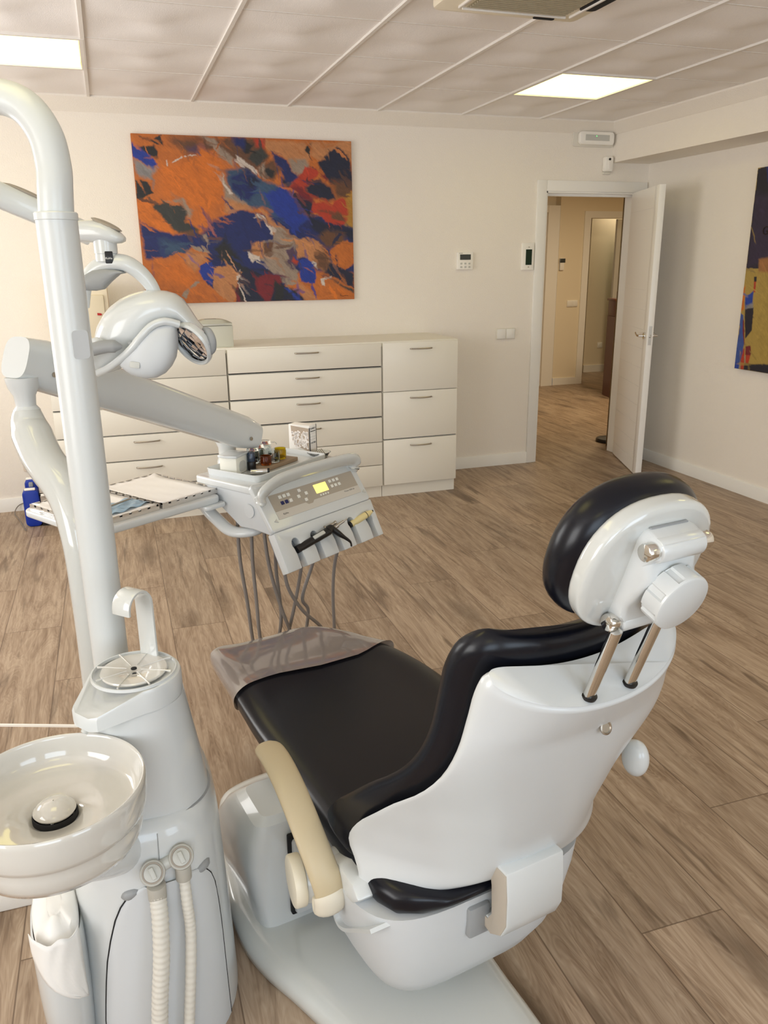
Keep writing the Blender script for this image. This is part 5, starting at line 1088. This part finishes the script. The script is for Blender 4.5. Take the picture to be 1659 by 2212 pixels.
# base plate
def smooth_out(pts, n=6):
    P = [Vector(p) for p in pts]; N_ = len(P); out = []
    for i in range(N_):
        p0, p1, p2, p3 = P[i-1], P[i], P[(i+1) % N_], P[(i+2) % N_]
        for k in range(n):
            t = k/n; q = .5*((2*p1)+(p2-p0)*t+(2*p0-5*p1+4*p2-p3)*t*t+(3*p1-p0-3*p2+p3)*t**3); out.append((q.x, q.y))
    return out
bo = smooth_out([(-.30, 1.18), (-.10, 1.20), (.08, 1.1), (.12, .8), (.10, .5), (.052, .32), (.04, .15), (.03, 0), (.0, -.18), (-.15, -.22), (-.28, -.12), (-.32, .1), (-.345, .28), (-.385, .42), (-.42, .52), (-.438, .62), (-.432, .75), (-.40, .92), (-.36, 1.06)], 6)
cxm = sum(p[0] for p in bo)/len(bo); cym = sum(p[1] for p in bo)/len(bo)
def ins(pts, d):
    out = []; n = len(pts)
    for i in range(n):
        a = Vector(pts[i-1]); c = Vector(pts[(i+1) % n]); tg = (c-a).normalized(); nn = Vector((tg.y, -tg.x))
        if nn.dot(Vector((cxm, cym))-Vector(pts[i])) < 0: nn = -nn
        out.append((pts[i][0]+nn.x*d, pts[i][1]+nn.y*d))
    return out
b = NB(); loft(b, [[(x, y, z) for x, y in (ins(bo, d) if d else bo)] for d, z in ((.006, 0), (0, .006), (.001, .022), (.006, .034), (.016, .043), (.035, .049), (.06, .052))]); obj('base_plate', b, PLGL, CH, smooth=60)
# side housing of the lift
b = NB(); secs = []
for z, l0, l1, f0_, f1_ in ((.045, -.395, -.20, .60, .95), (.12, -.405, -.2, .60, .93), (.22, -.415, -.2, .595, .88), (.29, -.405, -.2, .60, .82), (.325, -.39, -.205, .61, .78), (.34, -.37, -.215, .625, .76)):
    secs.append(sell((l0+l1)/2, (f0_+f1_)/2, (l1-l0)/2, (f1_-f0_)/2, z, 40, 7))
loft(b, secs); obj('lift_housing', b, PLAST, CH, smooth=24)
b = NB(); box(b, (-.325, .585, .08), (-.2, .6, .30), .004); obj('housing_gap', b, DARK, CH)
b = NB(); box(b, (-.318, .575, .085), (-.2, .60, .292), .008); obj('housing_panel', b, PLMAT, CH)
# carriage under the seat
b = NB(); secs = []
for z, l0, l1, f0_, f1_ in ((.10, -.19, .06, .29, .60), (.115, -.235, .10, .245, .64), (.14, -.262, .135, .215, .66), (.19, -.285, .165, .190, .68), (.26, -.305, .19, .172, .70), (.33, -.318, .21, .165, .72), (.375, -.322, .22, .165, .72)):
    secs.append(sell((l0+l1)/2, (f0_+f1_)/2, (l1-l0)/2, (f1_-f0_)/2, z, 56, 4.5))
loft(b, secs); obj('seat_carriage', b, PLMAT, CH, smooth=50)
b = NB(); box(b, (-.16, .34, .05), (.02, .62, .11), .01); obj('lift_foot', b, PLMAT, CH)
# seat cushion: stations along the length
FS = [.155, .20, .30, .45, .60, .75, .85, .95, 1.05, 1.12, 1.20, 1.27, 1.31, 1.335]
LL = [-.20, -.268, -.290, -.292, -.292, -.298, -.30, -.298, -.295, -.293, -.292, -.288, -.275, -.24]
LR = [-.02, .08, .19, .262, .27, .265, .262, .250, .225, .195, .150, .095, .045, -.02]
ZT_ = [.425, .437, .446, .449, .448, .446, .446, .448, .450, .452, .454, .452, .447, .435]
ZB_ = [.385, .367, .355, .35, .352, .356, .36, .366, .372, .376, .382, .39, .398, .410]
def seat_sec(f, gr=0.0, n=56):
    l0, l1, zt, zb = cr(FS, LL, f)-gr, cr(FS, LR, f)+gr, cr(FS, ZT_, f)+gr, cr(FS, ZB_, f)-gr; cx_, hx_ = (l0+l1)/2, (l1-l0)/2; out = []
    for k in range(n):
        a = 2*PI*k/n; c, s = math.cos(a), math.sin(a); x = math.copysign(abs(c)**(2/5.5), c); y = math.copysign(abs(s)**(2/2.6), s)
        dz = -.012*math.exp(-((abs(x)-0)/.78)**6)*max(0, s)**.5 if y > 0 else 0
        out.append(Vector((cx_+hx_*x, f, (zt+zb)/2+(zt-zb)/2*y+dz)))
    return out
b = NB(); fr_ = [.150, .153, .160, .175]+[.2+.04*i for i in range(27)]+[1.27, 1.29, 1.305, 1.318, 1.328, 1.335]
def shr(sec, k):
    c = sum(sec, Vector())/len(sec); return [Vector((c.x+(p.x-c.x)*(1-(1-k)*.3), p.y, c.z+(p.z-c.z)*k)) for p in sec]
secs = []
for f in sorted(set(fr_)):
    k = 1
    if f < .175: k = math.sqrt(max(.05, 1-((.175-f)/.026)**2))
    if f > 1.29: k = math.sqrt(max(.08, 1-((f-1.29)/.047)**2))
    secs.append(shr(seat_sec(f), k))
loft(b, secs); obj('seat', b, LEATH, CH, smooth=80)
b = NB(); secs = []
for i, f in enumerate([1.035, 1.07, 1.11, 1.15, 1.19, 1.23, 1.27, 1.29, 1.305, 1.318, 1.330, 1.337]):
    k = 1 if f <= 1.29 else math.sqrt(max(.1, 1-((f-1.29)/.049)**2))
    sc = shr(seat_sec(f, .0028+(.004 if i == 0 else 0)), k); q = []
    for p in sc:
        u = (p.x+.29)/.5; sh = (.055*u+.02*math.sin(u*7)) * max(0, 1-(f-1.035)/.12)
        q.append(Vector((p.x, p.y+sh-.01*max(0, 1-(f-1.035)/.12), p.z+.0005*math.sin(p.x*60+f*35)+.0006*math.sin(p.x*23-f*60))))
    secs.append(q)
loft(b, secs, cap=False); obj('foot_cover', b, FILM, CH, smooth=80, label='clear plastic cover over the foot end')
# backrest: scooped shell and cushion
ZS = [.40, .42, .445, .47, .50, .54, .58, .63, .68, .74, .80, .865, .92, .955, .985]
WS = [.304, .298, .297, .300, .300, .292, .284, .270, .254, .238, .226, .215, .208, .198, .176]
FE = [.284, .276, .292, .312, .305, .277, .236, .185, .128, .076, .045, .029, .015, .0, -.012]
fc = lambda z: .140-(z-.40)*.345
def bp(z):
    return cr(ZS, WS, z), max(.03, cr(ZS, FE, z)-fc(z)), fc(z)
def rear(z, s):
    w_, d_, f_ = bp(z); return Vector((w_*s*(.965 if s > 0 else 1), f_+d_*min(1.02, abs(s))**2.6, z))
def slab(z0, z1, nz, off0, th, sw, zmap, ns=26, rb=.03, rt=.03, ex=7, km=.02):
    secs = []
    for j in range(nz+1):
        v = .5-.5*math.cos(PI*j/nz) if nz > 20 else j/nz; z = z0+(z1-z0)*v
        dz = (z1-z0); k = 1
        if (z-z0) < rb: k = math.sqrt(max(.02, 1-((rb-(z-z0))/rb)**2))
        if (z1-z) < rt: k = math.sqrt(max(km, 1-((rt-(z1-z))/rt)**2))
        P = []
        for i in range(4*ns):
            tt = -1+2*((i % (2*ns))+.5)/(2*ns); u = .55*math.sin(PI/2*tt)+.45*tt; y = max(0, 1-abs(u)**ex)**(1/2.3)
            if i < 2*ns: y = -y
            else: u = -u
            su = u*(1-(1-k)*.10)*sw
            e = .002; p = rear(z, max(-1.1, min(1.1, su))); q = rear(z, max(-1.1, min(1.1, su))+e); tg = (q-p).normalized(); nn = Vector((0, 1, 0))
            tk = th(z, u); w3 = p+nn*(off0(z, u)+tk*.5+tk*.5*y*k); w3.z = zmap(z, su, y)
            P.append(w3)
        secs.append(P)
    b = NB(); loft(b, secs); return b
# shell: rear edge of the top lies lower than its front edge, giving the ledge the rods leave from
def zm_shell(z, s, y):
    t_ = max(0, (z-.80)/.15); top_rear = -.068+.045*abs(s)**2; top_front = -.026+.036*abs(s)**2
    z = z+max(0, (.47-z)/.07)*(.022*(1-min(1, s*s))-.008*s*s)
    return z+t_*((top_rear+top_front)/2+(top_front-top_rear)/2*max(-1, min(1, y)))
b = slab(.398, .95, 40, lambda z, u: 0, lambda z, u: (.028+.050*max(0, min(1, (z-.70)/.2)))*(1-.55*abs(u)**3)+.004, 1.0, zm_shell, 30, .018, .012, 9, .7)
obj('back_shell', b, SHELL, CH, smooth=80)
def zm_c(z, s, y): 
    t_ = max(0, (z-.80)/.165); return z+t_*(-.008+.020*abs(s)**2)
b = slab(.425, .985, 44, lambda z, u: (.028+.050*max(0, min(1, (z-.70)/.2)))*(1-.55*abs(u)**3)+.001+.010*abs(u)**6, lambda z, u: .062+.022*abs(u)**4, 1.03, zm_c, 36, .04, .036, 6)
obj('back_cushion', b, LEATH, CH, smooth=80)
b = NB(); q = rear(.80, .12); lathe(b, [(.012, .0), (.012, .002), (.0095, .003), (.008, .001)], axm(q+Vector((0, -.005, .0)), (1, 0, 0), (0, .35, .94), (0, -.94, .35)), 24); obj('back_screw', b, STEEL, CH)
# headrest
tilt = Vector((0, -.33, .944)).normalized(); fwd = Vector((0, .944, .33)).normalized(); lat = Vector((1, 0, 0))
for s, l in ((-1, -.045), (1, .040)):
    b = NB(); a = Vector((l, -.022, .865)); c = a+tilt*.168; x_ = tilt; secs = []
    for u in (0, .1, .3, .6, .9, 1): p = a.lerp(c, u); secs.append([p+lat*q.x*.0105+fwd*q.y*.0075 for q in sell(0, 0, 1, 1, 0, 20, 2.6)])
    loft(b, secs); obj('headrest_rod', b, CHROME, CH)
    b = NB(); q = Matrix.Translation(a+Vector((0, -.008, .003))) ; lathe(b, [(.0125, -.004), (.0130, .0), (.0115, .001)], Matrix.Translation(a+tilt*.034) @ tilt.to_track_quat('Z', 'Y').to_matrix().to_4x4(), 22); obj('rod_seal', b, BLACK, CH)
hc = Vector((.012, -.066, 1.112))
def ell(cen, ax, bx, nx, a_, c_, t0, t1, e, m, name, bulge=1.0, n=48, par=None):
    secs = []
    for j in range(13):
        v = -1+2*j/12; k = (1-abs(v)**bulge)**(1/bulge) if abs(v) < 1 else .0; k = max(k, .02) if (abs(v) == 1) else k
        secs.append([cen+nx*(t0+(t1-t0)*(v+1)/2)+ax*p.x*a_*k+bx*p.y*c_*k for p in sell(0, 0, 1, 1, 0, n, e)])
    b = NB(); loft(b, secs); return obj(name, b, m, CH, smooth=80)
ell(hc+fwd*.012, lat, tilt, fwd, .132, .120, -.012, .090, 2.35, LEATH, 'headrest_cushion', 2.6)
ell(hc, lat, tilt, fwd, .119, .112, -.012, .030, 2.35, PLGL, 'headrest_plate', 5)
# bracket with two hinge barrels, dial behind
b = NB(); pr = [(-.040, -.080), (.012, -.088), (.026, -.070), (.022, -.045), (.030, -.01), (.035, .02), (.028, .042), (.036, .058), (.032, .078), (.012, .082), (-.03, .078)]
secs = []
for l, k in ((-.050, .80), (-.044, .97), (-.038, 1), (.038, 1), (.044, .97), (.050, .80)): secs.append([hc+lat*l+(-fwd)*((x_)*k*1.45 if x_ > 0 else x_+.03)+tilt*z_*k for x_, z_ in [(p[0], p[1]) for p in pr]])
loft(b, secs); obj('headrest_bracket', b, PLAST, CH, smooth=50)
for z_, f_ in ((.062, .036), (-.078, .022)):
    b = NB(); cyl(b, hc+lat*(-.042)+tilt*z_-fwd*f_, hc+lat*(.042)+tilt*z_-fwd*f_, .0185, 28, bv=.003); obj('hinge_barrel', b, PLAST, CH)
    for s in (-1, 1):
        b = NB(); cyl(b, hc+lat*(s*.036)+tilt*z_-fwd*f_, hc+lat*(s*.062)+tilt*z_-fwd*f_, .0135, 24, bv=.0035); obj('hinge_knob', b, CHROME, CH)
dc = hc-fwd*.048+tilt*(-.008)+lat*.002
b = NB(); t = bmesh.new(); n = 128; secs = []
MD = axm(dc, lat, tilt, -fwd) if lat.cross(tilt).dot(-fwd) > 0 else axm(dc, -lat, tilt, -fwd)
for h, r in ((0, .044), (.001, .0465), (.024, .0465), (.026, .0465), (.030, .0465), (.033, .0455), (.0345, .043)):
    s_ = []
    for k in range(n):
        a = 2*PI*k/n; rr = r-(.0035 if (0 < h < .029 and abs(((k*8/n) % 1)-.5) < .13) else 0); s_.append((rr*math.cos(a), rr*math.sin(a), h))
    secs.append(s_)
loft(b, [[Vector(p) for p in s_] for s_ in secs], M=MD); obj('adjusting_dial', b, PLAST, CH, smooth=32)
b = NB(); box(b, (-.036, -.003, -.001), (.036, .003, .004), .001, M=axm(hc+tilt*.078-fwd*.012, lat, tilt, -fwd) if 0 else axm(hc+tilt*.080-fwd*.0105, -lat, tilt, -fwd)); obj('bracket_slot', b, GREY, CH)
# left armrest
def sideplate(name, prof, l0, l1, m, bv=.004):
    b = NB(); prism(b, prof, l0, l1, bv, M=axm((0, 0, 0), (0, 1, 0), (0, 0, 1), (1, 0, 0))); return obj(name, b, m, CH)
ap = spl([(-.362, .600, .548), (-.362, .53, .550), (-.362, .455, .530), (-.358, .385, .480), (-.350, .335, .420), (-.342, .318, .370), (-.340, .335, .330)], 7)
b = NB(); nA = len(ap); tube(b, ap, [.031*math.sqrt(max(.05, 1-max(0, (4-i)/4)**2))*(1-.0*i) for i in range(nA)], 28, ey=[.42]*nA, ref=(1, 0, 0)); AR_ = obj('armrest', b, BEIGE, CH, smooth=70)
b = NB(); cyl(b, (-.368, .398, .350), (-.278, .380, .354), .047, 44, bv=.006); obj('arm_hub', b, PLAST, CH)
b = NB(); cyl(b, (-.392, .402, .352), (-.366, .398, .352), .052, 44, bv=.005); obj('arm_disc', b, mat('arm_disc_cream', (228, 220, 200), .4), CH)
b = NB(); tube(b, spl([(-.340, .350, .348), (-.341, .325, .333), (-.342, .318, .358), (-.343, .322, .372)], 6), [.022, .027, .03, .032, .033, .034]+[.034]*13, 20, ey=.55, ref=(1, 0, 0)); obj('arm_socket', b, mat('arm_socket_cream', (224, 216, 198), .35), CH)
sideplate('arm_mount', [(.39, .395), (.33, .418), (.27, .415), (.245, .395), (.27, .37), (.36, .345), (.39, .35)], -.318, -.268, PLAST, .008)
rib = spl([(0, .385, .35), (0, .372, .29), (0, .360, .255), (0, .325, .262), (0, .26, .315), (0, .2, .365)], 6); secs = []
for i, p in enumerate(rib):
    tg = (rib[min(i+1, len(rib)-1)]-rib[max(i-1, 0)]).normalized(); nn = Vector((0, -tg.z, tg.y)); secs.append([Vector((l, p.y, p.z))+nn*h for l, h in ((-.315, -.004), (-.25, -.004), (-.25, .004), (-.315, .004))])
b = NB(); loft(b, secs); obj('arm_bracket', b, PLAST, CH)
# right arm stub
b = NB(); secs = []
for k in range(13):
    v = -1+k/6; r_ = math.sqrt(max(.01, 1-v*v)); secs.append([Vector((.262+p.x*.024*r_, .140+p.y*.03*r_, .578+.040*v)) for p in sell(0, 0, 1, 1, 0, 24, 2)])
loft(b, secs); obj('arm_stub', b, PLAST, CH)
# joint arm linking back and carriage
jp = [(.095, .475), (.090, .42), (.090, .36), (.105, .325), (.135, .305), (.175, .31), (.215, .335), (.215, .352), (.175, .335), (.150, .335), (.137, .355), (.140, .42), (.15, .475)]
sideplate('back_joint', jp, -.088, .045, PLAST, .004)
b = NB(); box(b, (-.125, .155, .29), (-.075, .19, .36), .006); obj('joint_recess_shade', b, GREY, CH)  # solid grey block, its colour stands for the shading inside the recess
sideplate('joint_side', [(.097, .47), (.092, .42), (.092, .36), (.107, .327), (.136, .307), (.175, .312), (.213, .336), (.213, .350), (.175, .333), (.148, .333), (.135, .355), (.138, .42), (.148, .47)], -.0895, -.087, mat('joint_taupe', (182, 172, 158), .5), .0005)
# seat tray edge below the cushion
b = NB(); box(b, (-.24, .24, .345), (.17, .95, .358), .005); obj('seat_pan', b, PLMAT, CH)
